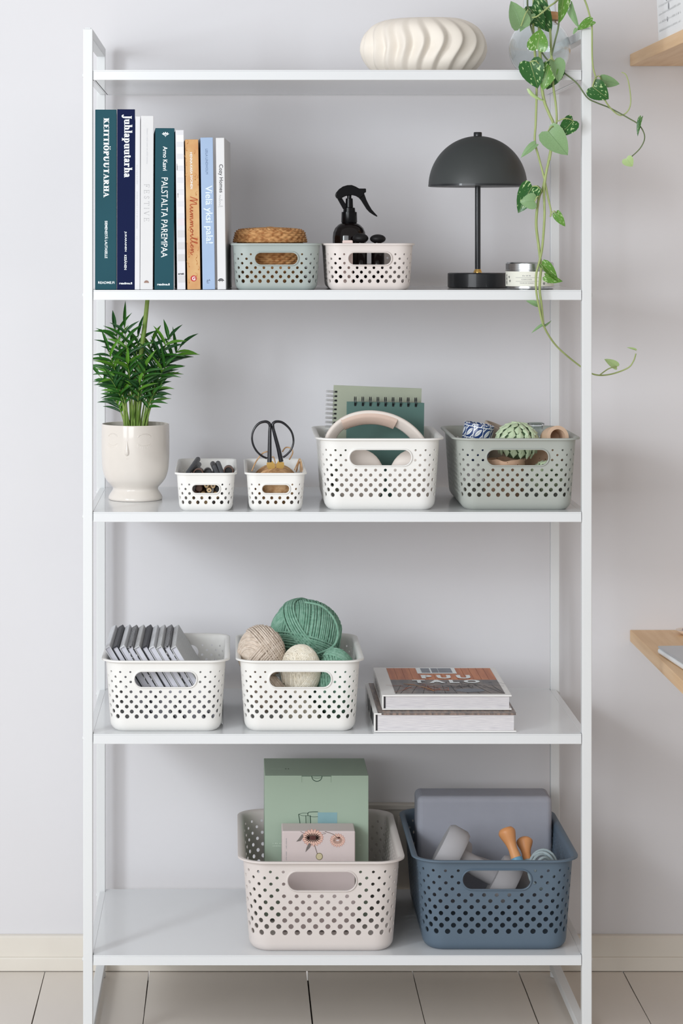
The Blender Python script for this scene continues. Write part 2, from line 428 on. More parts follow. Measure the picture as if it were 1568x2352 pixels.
    t = thing(name, label, 'basket', (x, yf+L/2-taper, ZS[zi]+0.0004), (0,0,0), group)
    obj('basket_body', me2, mat, t)
    for c in collars: c.build('handle_rim', mat, t, smooth=50)
    return t
PL = dict(rough=0.42, var=0.008, scale=10, bump=0.03, bscale=900)
m_pwhite = M('white_plastic', (231, 230, 227), sss=0.0, **PL)
m_pgrey = M('sage_grey_plastic', (168, 172, 166), **PL)
m_ppink = M('pale_pink_plastic', (215, 207, 203), **PL)
m_pblue = M('slate_blue_plastic', (92, 108, 123), **PL)
m_psage = M('pale_green_plastic', (164, 173, 170), **PL)
LARGE = dict(W=0.2555, L=0.357, H=0.1535, R=0.037, nF=17, nS=26, nC=6, rows=11, z0=0.0275, dz=0.01018, r0=0.235, r1=0.44, sc_=5, sr=4, flange=0.0105, taper=0.011, open_l=0.1140, open_h=0.0315)
MED = dict(W=0.1945, L=0.268, H=0.1198, R=0.0265, nF=17, nS=25, nC=5, rows=10, z0=0.0215, dz=0.00823, r0=0.21, r1=0.44, sc_=6, sr=4, flange=0.0088, taper=0.008, open_l=0.1030, open_h=0.0255)
SMALL = dict(W=0.1405, L=0.20, H=0.0763, R=0.024, nF=13, nS=22, nC=5, rows=7, z0=0.0105, dz=0.00735, r0=0.23, r1=0.43, sc_=5, sr=3, flange=0.0055, taper=0.005, open_l=0.0715, open_h=0.0195)
TINY = dict(W=0.0925, L=0.262, H=0.063, R=0.0147, nF=9, nS=30, nC=4, rows=5, z0=0.0105, dz=0.00735, r0=0.22, r1=0.43, sc_=3, sr=3, flange=0.0052, taper=0.0045, open_l=0.0462, open_h=0.0135)
B_pink = basket('storage_basket', 'large pale pink perforated plastic basket holding a green box on the bottom shelf', 'perforated plastic baskets', m_ppink, 738.5, 0.020, 4, **LARGE)
B_blue = basket('storage_basket', 'large slate blue perforated plastic basket on the bottom shelf', 'perforated plastic baskets', m_pblue, 1139, 0.028, 4, **LARGE)
B_note = basket('storage_basket', 'white perforated basket filled with leaning notebooks', 'perforated plastic baskets', m_pwhite, 380, 0.018, 3, **MED)
B_yarn = basket('storage_basket', 'white perforated basket filled with yarn balls', 'perforated plastic baskets', m_pwhite, 689, 0.018, 3, **MED)
B_head = basket('storage_basket', 'white perforated basket holding headphones and spiral notebooks', 'perforated plastic baskets', m_pwhite, 873, 0.024, 2, **MED)
B_cups = basket('storage_basket', 'sage grey perforated basket of ceramic cups beside the right post', 'perforated plastic baskets', m_pgrey, 1187, 0.026, 2, **MED)
B_pens = basket('storage_basket', 'tiny white perforated basket filled with dark pens', 'perforated plastic baskets', m_pwhite, 472.5, 0.016, 2, **TINY)
B_twine = basket('storage_basket', 'tiny white perforated basket holding twine and black scissors', 'perforated plastic baskets', m_pwhite, 633, 0.016, 2, **TINY)
B_wick = basket('storage_basket', 'small pale green perforated basket with a woven lidded box inside', 'perforated plastic baskets', m_psage, 634.5, 0.008, 1, **SMALL)
B_spray = basket('storage_basket', 'small pale pink perforated basket with a black spray bottle inside', 'perforated plastic baskets', m_ppink, 848.5, 0.008, 1, **SMALL)
# ------------------------------------------------------------------ upright books on the second shelf
m_page = M('book_paper', (236, 233, 226), 0.8, var=0.03, scale=400, stretch=(40, 1, 1))
m_txtw = M('white_print', (240, 246, 248), 0.6, var=0.01)
m_txtk = M('dark_print', (58, 58, 62), 0.6, var=0.01)
m_txtg = M('grey_print', (160, 160, 162), 0.6, var=0.01)
m_faint = M('faint_print', (204, 205, 208), 0.6, var=0.01)
def mk_book(label, mat, xt, xb, ytop, depth, yf=0.006, hard=0.0022, page=m_page, group='books standing on the second shelf', turn=2.6):
    m = S(yf); w = ((xt[1]-xt[0])+(xb[1]-xb[0]))/2*m; h = (665.2-ytop)*m
    lean = math.atan2(xb[0]-xt[0], 665.2-ytop)
    base = P(xb[0], 665.2, yf)
    z = ZS[1]+0.0004+(w*math.sin(abs(lean)) if lean > 0 and False else 0)
    t = thing('book', label, 'book', (base.x, yf, z), (0, -lean, math.radians(turn)), group)
    c = hard
    mb = MB(); mb.box(0, w, 0, c, 0, h); mb.box(0, c, c, depth, 0, h); mb.box(w-c, w, c, depth, 0, h)
    mb.build('cover', mat, t, bevel=0.0007)
    MB().box(c+0.0002, w-c-0.0002, c+0.0004, depth-0.003, 0.0025, h-0.003).build('page_block', page, t)
    def loc(px, py):
        f = (py-ytop)/(665.2-ytop); x0 = xt[0]+(xb[0]-xt[0])*f
        return ((px-x0)*m, -0.0004, (665.2-py)*m)
    return t, loc, m
VZ, VX, HX, HZ = (0,0,-1), (1,0,0), (1,0,0), (0,0,1)
def vtext(t, loc, m, VF, x0, x1, y0, y1, mat, name='spine_title'):
    return flat(name, VF, loc(x0, y0), VZ, VX, mat, t, (y1-y0)*m, (x1-x0)*m)
def htext(t, loc, m, VF, x0, x1, y0, y1, mat, name='publisher_mark'):
    return flat(name, VF, loc(x0, y1), HX, HZ, mat, t, (x1-x0)*m, (y1-y0)*m)
m_teal = M('teal_cloth', (36, 78, 89), 0.55, spec=0.15, var=0.05, scale=9, bump=0.06, bscale=1500)
m_navy = M('navy_cloth', (13, 24, 64), 0.55, spec=0.12, var=0.05, scale=9, bump=0.06, bscale=1500)
m_wht = M('white_cover', (218, 218, 222), 0.5, var=0.01)
m_wht2 = M('warm_white_cover', (216, 216, 217), 0.5, var=0.01)
m_blue = M('light_blue_cover', (160, 182, 212), 0.5, var=0.02)
m_kgap = M('dark_endpaper', (30, 30, 40), 0.7)

t, loc, m = mk_book('thick teal hardback book, first from the left post', m_teal, (218.6, 268.0), (218.2, 266.8), 251.5, 0.21)
vtext(t, loc, m, serif2d('KEITTIÖPUUTARHA', 0.29, 0.1, 0.075, 0.1), 237.6, 254, 271, 453.5, m_txtw)
vtext(t, loc, m, font2d('SIEMENESTÄ LAUTASELLE', 0.02), 240.6, 248, 507, 593, m_txtw, 'spine_subtitle')
htext(t, loc, m, font2d('README.FI', 0.015), 225.4, 262.6, 646.3, 651.8, m_txtw)
t, loc, m = mk_book('dark navy hardback book between a teal book and thin white book', m_navy, (269.2, 310.4), (268.6, 308.8), 250.8, 0.205)
vtext(t, loc, m, serif2d('Juhlapuutarha', 0.26, 0.1), 279.2, 303.8, 263, 407.5, m_txtw)
vtext(t, loc, m, font2d('JUKARAINEN', 0.015), 285.2, 290.8, 531.5, 577.5, m_txtw, 'spine_author')
vtext(t, loc, m, font2d('KESÄNEN', 0.015), 285.2, 292, 585.5, 619.5, m_txtw, 'spine_author')
htext(t, loc, m, font2d('readme.fi', 0.03), 273.8, 303.4, 648, 653, m_txtw)
t, loc, m = mk_book('thinnest plain white book with faint spine lettering', m_wht, (310.8, 322.3), (309.4, 320.8), 267, 0.2, hard=0.001)
def dashes(y0, y1, seed, hgt=1.0):
    r = random.Random(seed); VF = ([], []); y = y0
    while y < y1:
        L = r.uniform(1.0, 2.6); poly2d([(y, 0), (min(y+L, y1), 0), (min(y+L, y1), hgt*r.uniform(.5, 1)), (y, hgt*r.uniform(.5, 1))], VF); y += L+r.choice((.9, .9, .9, 2.6))
    return VF
for a, b, s in ((379, 425, 1), (440, 525, 2), (543, 552, 3)): vtext(t, loc, m, dashes(a, b, s), 313.4, 316, a, b, m_faint, 'spine_lettering')
t, loc, m = mk_book('white book with thin grey FESTIVE lettering on its spine', m_wht2, (323.6, 352.8), (321.6, 350.4), 265.5, 0.2)
vtext(t, loc, m, dashes(295, 376, 5), 336.5, 339.4, 295, 376, m_faint, 'spine_author')
vtext(t, loc, m, serif2d('F E S T I V E', 0.05, 0.025, 0.06, 0.03), 331, 342.4, 423, 508, m_txtg)
VF = ring2d(0, 0, 1, 0.75, 0.12, 0.08, 0, 180, ([], [])); htext(t, loc, m, VF, 330.5, 341.8, 643.8, 649.6, M('tan_print', (150, 122, 110), 0.6), 'publisher_mark')
t, loc, m = mk_book('teal hardback with white leaf emblem and tall white title', m_teal, (356.6, 402.0), (354.6, 397.4), 294, 0.205)
VF = ([], [])
for an, ln in ((90, 1.0), (55, 1.0), (125, 1.0), (22, .95), (158, .95)):
    a = math.radians(an); disc2d(math.cos(a)*ln*.62, math.sin(a)*ln*.5, .34, .14, VF, 12, a)
ribbon2d([(0, .2), (0, -.6)], .12, VF, 1); ribbon2d([(.5, .05), (0, -.32), (-.5, .05)], .1, VF, 3)
htext(t, loc, m, VF, 371.7, 388, 302.6, 314, m_txtw, 'leaf_emblem')
vtext(t, loc, m, font2d('Arno Kasvi', 0.012), 374.2, 384.4, 336, 391.5, m_txtw, 'spine_author')
vtext(t, loc, m, font2d('PALSTALTA PAREMPAA', 0.0), 370.6, 385.4, 407.5, 591, m_txtw)
htext(t, loc, m, font2d('readme.fi', 0.035), 361, 389.6, 650.4, 655.4, m_txtw)
# striped thin book
t, loc, m = mk_book('thin white book with grey horizontal bars down its spine', m_wht, (402.8, 421.8), (407.0, 426.0), 298.6, 0.19, hard=0.001)
for k, (g, pk) in enumerate(((238, 0), (235, 0), (232, 0), (228, 0), (226, 0), (225, 0), (226, 0), (222, 1), (206, 0), (204, 0), (202, 0), (204, 0))):
    y = 310+k*27.4; mm = M('bar_grey_%d_%d' % (g, pk), (g, g-6*pk-1, g-4*pk+1), 0.6, var=0.005)
    VF = poly2d([(0, 0), (1, 0), (1, 1), (0, 1)], ([], [])); f = (y-298.6)/366.6; x = 402.8+4.2*f
    if k == 11: y = 633
    htext(t, loc, m, VF, x+2.6, x+18.6, y, y+15.8, mm, 'spine_bar')
htext(t, loc, m, font2d('artek', 0.03), 409, 423, 626.4, 631, m_txtk)
for (x, y0, y1) in ((406.3, 376, 391), (408, 444, 454)): htext(t, loc, m, ribbon2d([(0, 0), (0, 10)], .8, None, 1), x, x+.8, y0, y1, m_txtk, 'spine_tick')
# orange book
m_or = M('ochre_floral_cover', (196, 142, 94), 0.55, c2=(212, 176, 124), scale=22)
t, loc, m = mk_book('ochre orange book with a patterned spine and red script title', m_or, (425.0, 455.4), (430.4, 460.4), 320.2, 0.19)
r = random.Random(4); VF = ([], [])
for k in range(26):
    py = r.uniform(326, 660); f = (py-320)/345; px = 423+5.6*f+r.choice((r.uniform(2, 8), r.uniform(22, 31)))
    l = loc(px, py); disc2d(l[0], l[2], r.uniform(1, 2.4)*m, r.uniform(.6, 1.2)*m, VF, 8, r.uniform(0, 3))
    ribbon2d([(l[0], l[2]), (l[0]+r.uniform(-3, 3)*m, l[2]+4*m), (l[0]+r.uniform(-4, 4)*m, l[2]+8*m)], .5*m, VF, 3)
flat('floral_print', VF, (0, -0.0003, 0), HX, HZ, M('floral_brown', (190, 128, 66), 0.6), t)['kind'] = 'stuff'
vtext(t, loc, m, font2d('HENNA-KAISA SIVONEN', 0.01), 435.8, 441.4, 350, 434, m_txtw, 'spine_author')
script = {
 'M': ([(0, .1), (.1, .5), (.25, 1.25), (.33, 1.3), (.34, .6), (.36, .05), (.5, .7), (.68, 1.2), (.74, 1.1), (.74, .4), (.84, .05), (.98, .3)], 1.0),
 'u': ([(0, .3), (.08, .55), (.1, .25), (.18, .03), (.3, .15), (.4, .55), (.4, .2), (.48, .02), (.6, .3)], .6),
 'm': ([(0, .3), (.1, .52), (.13, .3), (.13, .02), (.2, .4), (.3, .52), (.34, .3), (.34, .02), (.42, .42), (.52, .52), (.57, .3), (.58, .05), (.68, .03), (.78, .3)], .78),
 'o': ([(0, .3), (.1, .35), (.25, .52), (.12, .45), (.05, .2), (.15, .02), (.3, .12), (.33, .4), (.25, .5), (.36, .42), (.5, .35)], .5),
 'i': ([(0, .3), (.1, .52), (.12, .2), (.2, .02), (.34, .3)], .34),
 'l': ([(0, .3), (.15, .7), (.25, 1.15), (.17, 1.2), (.1, .7), (.12, .15), (.22, .02), (.36, .3)], .36),
 'e': ([(0, .25), (.15, .3), (.28, .42), (.2, .53), (.08, .4), (.08, .12), (.2, .02), (.4, .28)], .4),
 'n': ([(0, .3), (.1, .52), (.13, .3), (.13, .02), (.2, .4), (.32, .52), (.36, .3), (.36, .08), (.46, .02), (.62, .35)], .62)}
VF = ([], []); x = 0
for ch in 'Mummoillen': ribbon2d([(x+a, b) for a, b in script[ch][0]], .09, VF, 5); x += script[ch][1]
vtext(t, loc, m, VF, 434.6, 453.8, 451, 586.5, M('rust_print', (172, 84, 48), 0.6))
VF = disc2d(0, 0, 1, 1, ([], []), 24); htext(t, loc, m, VF, 437.6, 451.6, 632.6, 646.6, M('red_print', (186, 62, 62), 0.6), 'publisher_mark')
o = htext(t, loc, m, font2d('G', 0.03), 441, 448.4, 635.4, 644, m_txtw, 'publisher_mark'); o.location.y = -0.0003
# light blue book
t, loc, m = mk_book('light blue book with white hand lettered title', m_blue, (460.2, 489.0), (465.4, 493.6), 315.7, 0.19)
vtext(t, loc, m, font2d('LEILA LINDHOLM', -0.004), 471.4, 476.6, 342, 400, M('slate_print', (110, 132, 164), 0.6), 'spine_author')
vtext(t, loc, m, font2d('Vielä yksi pala!', 0.015), 466.5, 487.4, 426, 559.5, M('pale_print', (222, 233, 244), 0.6))
VF = ribbon2d([(0, 0), (.1, .9), (.4, .35), (.75, 1), (1, .5)], .14, None, 1); ribbon2d([(-.1, -.25), (.7, -.2)], .1, VF, 1)
htext(t, loc, m, VF, 474.8, 482.6, 641.4, 650.6, M('ink_print', (52, 60, 88), 0.6))
# white book at the end of the row
t, loc, m = mk_book('white book titled Cozy Homes at the right end of the row', m_wht2, (495.4, 514.8), (499.4, 518.8), 316.4, 0.2, turn=-2.8)
vtext(t, loc, m, font2d('Cozy Homes', 0.004), 500.4, 511.8, 377.5, 442.4, m_txtk)
VF = ribbon2d([(0, .2), (.5, .8), (.7, .2), (1.2, .5), (1.8, .3), (2.4, .2), (2.7, 1.4), (2.9, .1), (3.6, .6), (4, .1), (4.6, .6), (5, .2), (5.6, .3), (6, 1.5), (6.2, .0), (6.3, -.4)], .11)
vtext(t, loc, m, VF, 500, 511.4, 447, 475.5, m_txtg, 'spine_script')
VF = ring2d(0, 0, 1, .62, .8, .46, 0, 180, ([], [])); ring2d(0, .02, .6, .5, .42, .34, -40, 220, VF); disc2d(0, .1, .2, .18, VF, 12); ribbon2d([(-1.15, .02), (-.6, .1), (.6, .1), (1.15, .02)], .14, VF, 1)
htext(t, loc, m, VF, 499.8, 514.6, 639.4, 647.6, m_txtk)

# ------------------------------------------------------------------ table lamp and candle tin
YL = 0.19
m_lamp = M('charcoal_enamel', (66, 69, 69), 0.45, var=0.02)
m_lampk = M('black_enamel', (38, 40, 43), 0.38, var=0.02, coat=0.2)
m_lampin = M('lamp_inside_white', (214, 216, 212), 0.6)
m_brass = M('brass', (214, 176, 104), 0.25, metal=1.0, var=0.03)
lx = P(1096.8, 0, YL).x; z2 = ZS[1]+0.0004
s = S(YL)
def zpx(py): return ZC+(CY-py)*s-z2
lt = thing('table_lamp', 'dark grey dome table lamp on a round black base', 'lamp', (lx, YL, z2))
rb = 69*s; hb = zpx(626.5)
MB().lathe([(rb*.96, 0), (rb, 0.0015), (rb, hb-0.0015), (rb-0.0015, hb), (0.0, hb)], 64).build('base', m_lampk, lt, smooth=40)
MB().lathe([(0.0, hb+.0002), (10*s, hb+.0002), (10*s, hb+0.001), (6.7*s, hb+0.0062), (0.0, hb+0.0062)], 32).build('collar', m_brass, lt, smooth=30)
MB().lathe([(0.0, hb+0.0064), (6.5*s, hb+0.0064), (6.5*s, zpx(419)), (9*s, zpx(419)), (9*s, zpx(416)), (4*s, zpx(414)), (4*s, zpx(318)), (0, zpx(318))], 24).build('pole', m_lampk, lt, smooth=30)
zr = zpx(428); rd = 113*s; hd = zpx(312.4)-zr
pr = [(rd*math.cos(PI/2*k/24), zr+hd*math.sin(PI/2*k/24)) for k in range(25)]
MB().lathe(pr, 72).build('shade', m_lamp, lt, smooth=60)
pi = [(rd-0.0016, zr+0.0002)]+[((rd-0.002)*math.cos(PI/2*k/24), zr+0.0005+(hd-0.0022)*math.sin(PI/2*k/24)) for k in range(25)]
MB().lathe(pi, 72).build('shade_lining', m_lampin, lt, smooth=60)
MB().lathe([(rd+0.0003, zr-0.0004), (rd+0.0003, zr+0.003), (rd-0.0012, zr+0.003), (rd-0.0012, zr-0.0004)], 72, closed=True).build('shade_edge', m_lampk, lt, smooth=40)
zt = zpx(313.5)
MB().lathe([(9*s, zt-0.002), (9.6*s, zt), (9.6*s, zt+0.006), (8.6*s, zt+0.0074), (0, zt+0.0074)], 32).build('finial', m_lampk, lt, smooth=35)

YT = 0.082; s = S(YT)
m_tin = M('brushed_tin', (196, 198, 200), 0.22, metal=1.0, var=0.03, stretch=(1, 1, 60), scale=8)
m_lab = M('cream_label', (232, 231, 219), 0.6, var=0.01)
ct = thing('candle_tin', 'round silver candle tin with a cream printed label beside the lamp', 'tin', (P(1216, 0, YT).x, YT, z2))
R_ = 55*s; hz = lambda py: ZC+(CY-py)*s-z2
MB().lathe([(R_*.97, 0), (R_, 0.001), (R_, hz(658)), (R_*.985, hz(657.6)), (R_*.985, hz(622))], 72).build('tin_body', m_tin, ct, smooth=40)
lb = MB(); n = 60; vs = []; fs = []
for k in range(n):
    a = 2*PI*k/n
    for z in (hz(657), hz(623)): vs.append((R_*1.0*math.cos(a), R_*1.0*math.sin(a), z))
for k in range(n): fs.append((2*k, 2*((k+1) % n), 2*((k+1) % n)+1, 2*k+1))
lb.add(vs, fs).build('label', m_lab, ct, smooth=60)
MB().lathe([(R_*1.0, hz(621.4)), (R_*1.03, hz(621.6)), (R_*1.03, hz(620.4)), (R_, hz(619.6)), (R_, hz(605.4)), (R_*.97, hz(603.6)), (R_*.95, hz(602)), (R_*.94, hz(602)), (0, hz(602.6))], 72).build('lid', m_tin, ct, smooth=30)
def on_tin(name, VF, px, py, w, h, mat):
    V, F = VF; x0 = min(v[0] for v in V); x1 = max(v[0] for v in V); y0 = min(v[1] for v in V); y1 = max(v[1] for v in V)
    me = bpy.data.meshes.new(name); vs = []
    for v in V:
        a = (((v[0]-(x0+x1)/2)/(x1-x0)*w)+(px-1216))*s/R_ - PI/2; rr = R_+0.0003
        vs.append((rr*math.cos(a), rr*math.sin(a), hz(py)+((v[1]-(y0+y1)/2)/(y1-y0)*h)*s))
    me.from_pydata(vs, [], F); me.update(); return obj(name, me, mat, ct)
on_tin('label_text', dashes(0, 20, 8), 1202, 632.4, 19, 2.6, m_txtg)
on_tin('label_text', font2d('ELDERFLOWER'), 1202.5, 641.2, 24, 2.8, m_txtg)
on_tin('label_text', font2d('FLEUR DE SUREAU'), 1203, 649.4, 32, 2.8, m_txtg)
for py in (637, 645.3):
    VF = ([], [])
    for k in range(16): poly2d([(k, 0), (k+1, 0), (k+1, 1), (k, 1)], VF)
    on_tin('label_rule', VF, 1203, py, 54, .7, m_txtg)
for (px, py) in ((1159, 632), (1165.5, 635.5), (1156, 638), (1160.5, 641), (1167, 644.5), (1156, 647), (1161.5, 650), (1252, 630.5), (1246, 640), (1253, 647), (1243, 650), (1266, 633), (1268, 645)):
    VF = ([], [])
    for k in range(5):
        a = 2*PI*k/5+PI/2; disc2d(math.cos(a)*.6, math.sin(a)*.6, .46, .2, VF, 8, a)
    f = 1.0
    on_tin('label_flower', VF, 1216+max(-1.35, min(1.35, math.asin(max(-1, min(1, (px-1216)/56)))))*55, py, 6.4, 6.4, m_txtk)

# ------------------------------------------------------------------ ribbed cream vase
YV = 0.2; s = S(YV); z1 = ZS[0]+0.0004
m_cer = M('cream_ceramic', (236, 228, 217), 0.55, var=0.02, scale=12, bump=0.04, bscale=300)
vt = thing('ribbed_vase', 'squat cream ceramic vase with wavy vertical ribs', 'vase', (P(972, 0, YV).x, YV, z1))
H = ZC+(CY-42)*s-z1; RV = 142*s
prof = [(.60, 0), (.68, .02), (.80, .10), (.91, .22), (.98, .36), (1.0, .48), (.985, .60), (.94, .72), (.86, .83), (.75, .91), (.62, .965), (.50, .985), (.42, .97), (.40, .92), (.44, .8)]
vs = []; fs = []; n = 320; NR = 20
pp = smooth_pts([(r, z, 0) for r, z in prof], 4)
for i, p in enumerate(pp):
    r, z = p.x, p.y
    depth = 0.15*min(1, max(0.0, (1.0-abs(z-.45)/.62)))*(1 if i < 46 else 0.2)
    for k in range(n):
        a = 2*PI*k/n
        ph = (a*NR/(2*PI)+0.26*math.sin(z*6.5+1.0+0.5*math.sin(2*a))+0.12*math.sin(3*a)) % 1.0
        prf = (ph/0.62 if ph < 0.62 else (1-ph)/0.38); prf = prf*prf*(3-2*prf)*.35+prf*.65
        lump = 1+0.012*math.sin(2*a+1)
        rr = RV*r*lump*(1.02-depth+depth*prf)
        vs.append((rr*math.cos(a), rr*math.sin(a), H*z*(1+0.015*math.sin(a+.6)*z)))
for i in range(len(pp)-1):
    for k in range(n): fs.append((i*n+k, i*n+(k+1) % n, (i+1)*n+(k+1) % n, (i+1)*n+k))
fs.append(tuple(range(n-1, -1, -1)))
MB().add(vs, fs).build('vase_body', m_cer, vt, smooth=75)
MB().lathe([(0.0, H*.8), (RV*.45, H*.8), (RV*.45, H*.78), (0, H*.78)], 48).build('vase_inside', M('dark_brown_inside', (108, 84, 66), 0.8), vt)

# ------------------------------------------------------------------ glass vase
YG = 0.10; s = S(YG)
gx = P(1239, 0, YG).x
m_glass = bpy.data.materials.new('pale_blue_glass'); m_glass.use_nodes = True
nt, b = nodes_of(m_glass); b.inputs['Transmission Weight'].default_value = 1.0; b.inputs['Roughness'].default_value = 0.02
b.inputs['IOR'].default_value = 1.42
tc = nt.nodes.new('ShaderNodeTexCoord'); nz = nt.nodes.new('ShaderNodeTexNoise'); nz.inputs['Scale'].default_value = 60
rp = nt.nodes.new('ShaderNodeValToRGB'); rp.color_ramp.elements[0].color = (0.90, 0.96, 0.97, 1); rp.color_ramp.elements[1].color = (0.95, 0.985, 0.99, 1)
nt.links.new(tc.outputs['Object'], nz.inputs['Vector']); nt.links.new(nz.outputs['Fac'], rp.inputs[0]); nt.links.new(rp.outputs[0], b.inputs['Base Color'])
gv_ = thing('glass_vase', 'round clear glass vase with a narrow neck under trailing leaves', 'vase', (gx, YG, z1))
Rg = 71*s; zc_ = ZC+(CY-112)*s-z1; rn = 38*s
out = [(0.0, 0.0), (Rg*.55, 0.0), (Rg*.62, 0.001)]
a0 = math.asin(max(-1, -(zc_-0.001)/Rg)) if zc_ < Rg else -PI/2
a0 = max(a0, -0.9); a1 = math.acos(rn/Rg)
for k in range(15):
    a = a0+(a1-a0)*k/14; out.append((Rg*math.cos(a), zc_+Rg*math.sin(a)))
zn = out[-1][1]
ztp = ZC+(CY+55)*s-z1
out += [(rn*.98, zn+0.006), (rn*.98, zn+0.05), (rn*1.05, ztp)]
inn = [(rn*1.05-0.002, ztp), (rn*.98-0.002, zn+0.05), (rn*.98-0.002, zn+0.004)]
for k in range(15):
    a = a1+(a0-a1)*k/14; inn.append(((Rg-0.002)*math.cos(a), zc_+(Rg-0.002)*math.sin(a)))
inn += [(Rg*.5, 0.004), (0.0, 0.004)]
MB().lathe(out+inn, 64, closed=False).build('glass_body', m_glass, gv_, smooth=50)
m_wood = M('oak', (205, 160, 112), 0.5, c2=(188, 140, 92), scale=14, stretch=(1, 6, 1), bump=0.06, bscale=120)
MB().lathe([(rn*1.03, zn+0.0030), (rn*1.26, zn+0.0034), (rn*1.30, zn+0.010), (rn*1.16, zn+0.0165), (rn*1.03, zn+0.0165)], 48, closed=True).build('wooden_collar', m_wood, gv_, smooth=40)
# ------------------------------------------------------------------ woven lidded box in the pale green basket
m_wick = M('seagrass', (158, 106, 62), 0.75, c2=(208, 160, 108), scale=120, stretch=(1, 1, 1.5))
fz1 = ZS[1]+0.0026
def woven(prof, n, rows_per, amp, ph=0.0):
    # rows of over-and-under strands on a lathe surface given as (r, z) points
    pts = smooth_pts([(r, z, 0) for r, z in prof], 8); vs = []; fs = []
    L = [0.0]
    for i in range(1, len(pts)): L.append(L[-1]+(pts[i]-pts[i-1]).length)
    for i, p in enumerate(pts):
        row = L[i]/rows_per; d = pts[min(i+1, len(pts)-1)]-pts[max(0, i-1)]; nr = Vector((d.y, -d.x, 0)).normalized()
        for k in range(n):
            a = 2*PI*k/n
            ridge = abs(math.sin(PI*row)); over = math.sin(a*26+PI*math.floor(row)+ph+row*.4)
            h = amp*ridge*(0.5+0.5*over)
            r = p.x+nr.x*h; z = p.y+nr.y*h
            vs.append((r*math.cos(a), r*math.sin(a), z))
    for i in range(len(pts)-1):
        for k in range(n): fs.append((i*n+k, i*n+(k+1) % n, (i+1)*n+(k+1) % n, (i+1)*n+k))
    return MB().add(vs, fs)
YK = 0.096; s = S(YK); RW = 82*s
wk = thing('woven_box', 'round brown woven box with a knobbed lid in the pale green basket', 'woven box', (P(620, 0, YK).x, YK, fz1))
zl = ZC+(CY-557)*s-fz1
zz = [0.0+zl*k/34 for k in range(35)]
woven([(RW*.90+RW*.03*math.sin(PI*k/34), zz[k]) for k in range(35)], 260, 0.0036, 0.0024).build('woven_body', m_wick, wk, smooth=70)
MB().lathe([(0, 0.0005), (RW*.9, 0.0005), (RW*.9, 0.003), (0, 0.003)], 40).build('woven_bottom', m_wick, wk)
hl_ = 30*s
lid = [(RW*1.0, zl), (RW*1.01, zl+hl_*.15), (RW*.985, zl+hl_*.45), (RW*.965, zl+hl_*.7), (RW*.90, zl+hl_*.9), (RW*.75, zl+hl_*.98), (RW*.5, zl+hl_*1.03), (RW*.25, zl+hl_*1.06), (0.002, zl+hl_*1.08)]
lp = smooth_pts([(r, z, 0) for r, z in lid], 4)
woven([(p.x, p.y) for p in lp], 260, 0.0036, 0.0024).build('lid', m_wick, wk, smooth=70)
bd = []
for k in range(120):
    a = 2*PI*k/120; bd.append((RW*1.012*math.cos(a), RW*1.012*math.sin(a), zl+0.002+0.0006*math.sin(a*40)))
MB().tube(bd, 0.0018, 8, closed=True).build('braided_edge', m_wick, wk, smooth=60)
MB().lathe([(0.0, zl+hl_*1.08), (0.0065, zl+hl_*1.08), (0.0075, zl+hl_*1.13), (0.006, zl+hl_*1.2), (0.0, zl+hl_*1.22)], 20).build('knob', m_wick, wk, smooth=50)

# ------------------------------------------------------------------ spray bottle, stoppered jars, pink box
YS = 0.105; s = S(YS)
m_blk = M('gloss_black_plastic', (9, 9, 12), 0.2, var=0.0, spec=0.22)
m_amb = M('near_black_glass', (16, 10, 10), 0.08, var=0.0, spec=0.4)
sp = thing('spray_bottle', 'glossy black trigger spray bottle standing in the small pink basket', 'spray bottle', (P(801.8, 0, YS).x, YS, fz1))
Z = lambda py: ZC+(CY-py)*s-fz1
def X(px): return (px-801.8)*s
rb = 38*s
pts = [(rb*.94, 0), (rb, 0.002), (rb, Z(545)), (rb*.97, Z(534)), (rb*.86, Z(524)), (rb*.66, Z(516)), (rb*.5, Z(513)), (16*s, Z(512)), (16*s, Z(510)), (0, Z(510))]
MB().lathe(pts, 56).build('bottle', m_amb, sp, smooth=45)
mb = MB(); n = 40
mb.lathe([(0, Z(512)), (17.5*s, Z(512)), (18.4*s, Z(510)), (17.6*s, Z(487)), (14*s, Z(486.5)), (13.2*s, Z(477.5)), (9*s, Z(476)), (8*s, Z(456)), (5*s, Z(455)), (5*s, Z(446)), (0, Z(446))], 40)
mb.build('collar', m_blk, sp, smooth=30)
hp = [(772, 455), (769, 449), (771, 443), (778, 434.5), (787, 428.4), (797, 425.4), (807, 425), (816, 428.5), (824, 433), (832, 433.2), (840, 433), (840, 442.5), (835.5, 443), (836.5, 447), (826, 456), (817, 450.5), (809, 448.4), (800, 449), (793, 450.5), (786, 454), (784, 458.5), (778, 458)]
MB().prism([(X(a), Z(b)) for a, b in hp], -0.0075, 0.0075).build('spray_head', m_blk, sp, bevel=0.002, seg=3)
st = [(774, 456), (785, 455), (792.5, 467), (795, 468), (795.5, 479), (788, 481)]
MB().prism([(X(a), Z(b)) for a, b in st], -0.0035, 0.0035).build('strut', m_blk, sp, bevel=0.001)
tg = [(825, 446), (835.6, 443.6), (841, 459), (847, 471), (853, 481), (860, 489), (866.4, 496.2), (865.4, 498), (857, 493.6), (848, 487.6), (841, 480), (834, 469), (828, 459.5), (822, 453)]
MB().prism([(X(a), Z(b)) for a, b in tg], -0.0045, 0.0045).build('trigger', m_blk, sp, bevel=0.0012)
m_mblk = M('matt_black_stopper', (24, 23, 24), 0.5, spec=0.3)
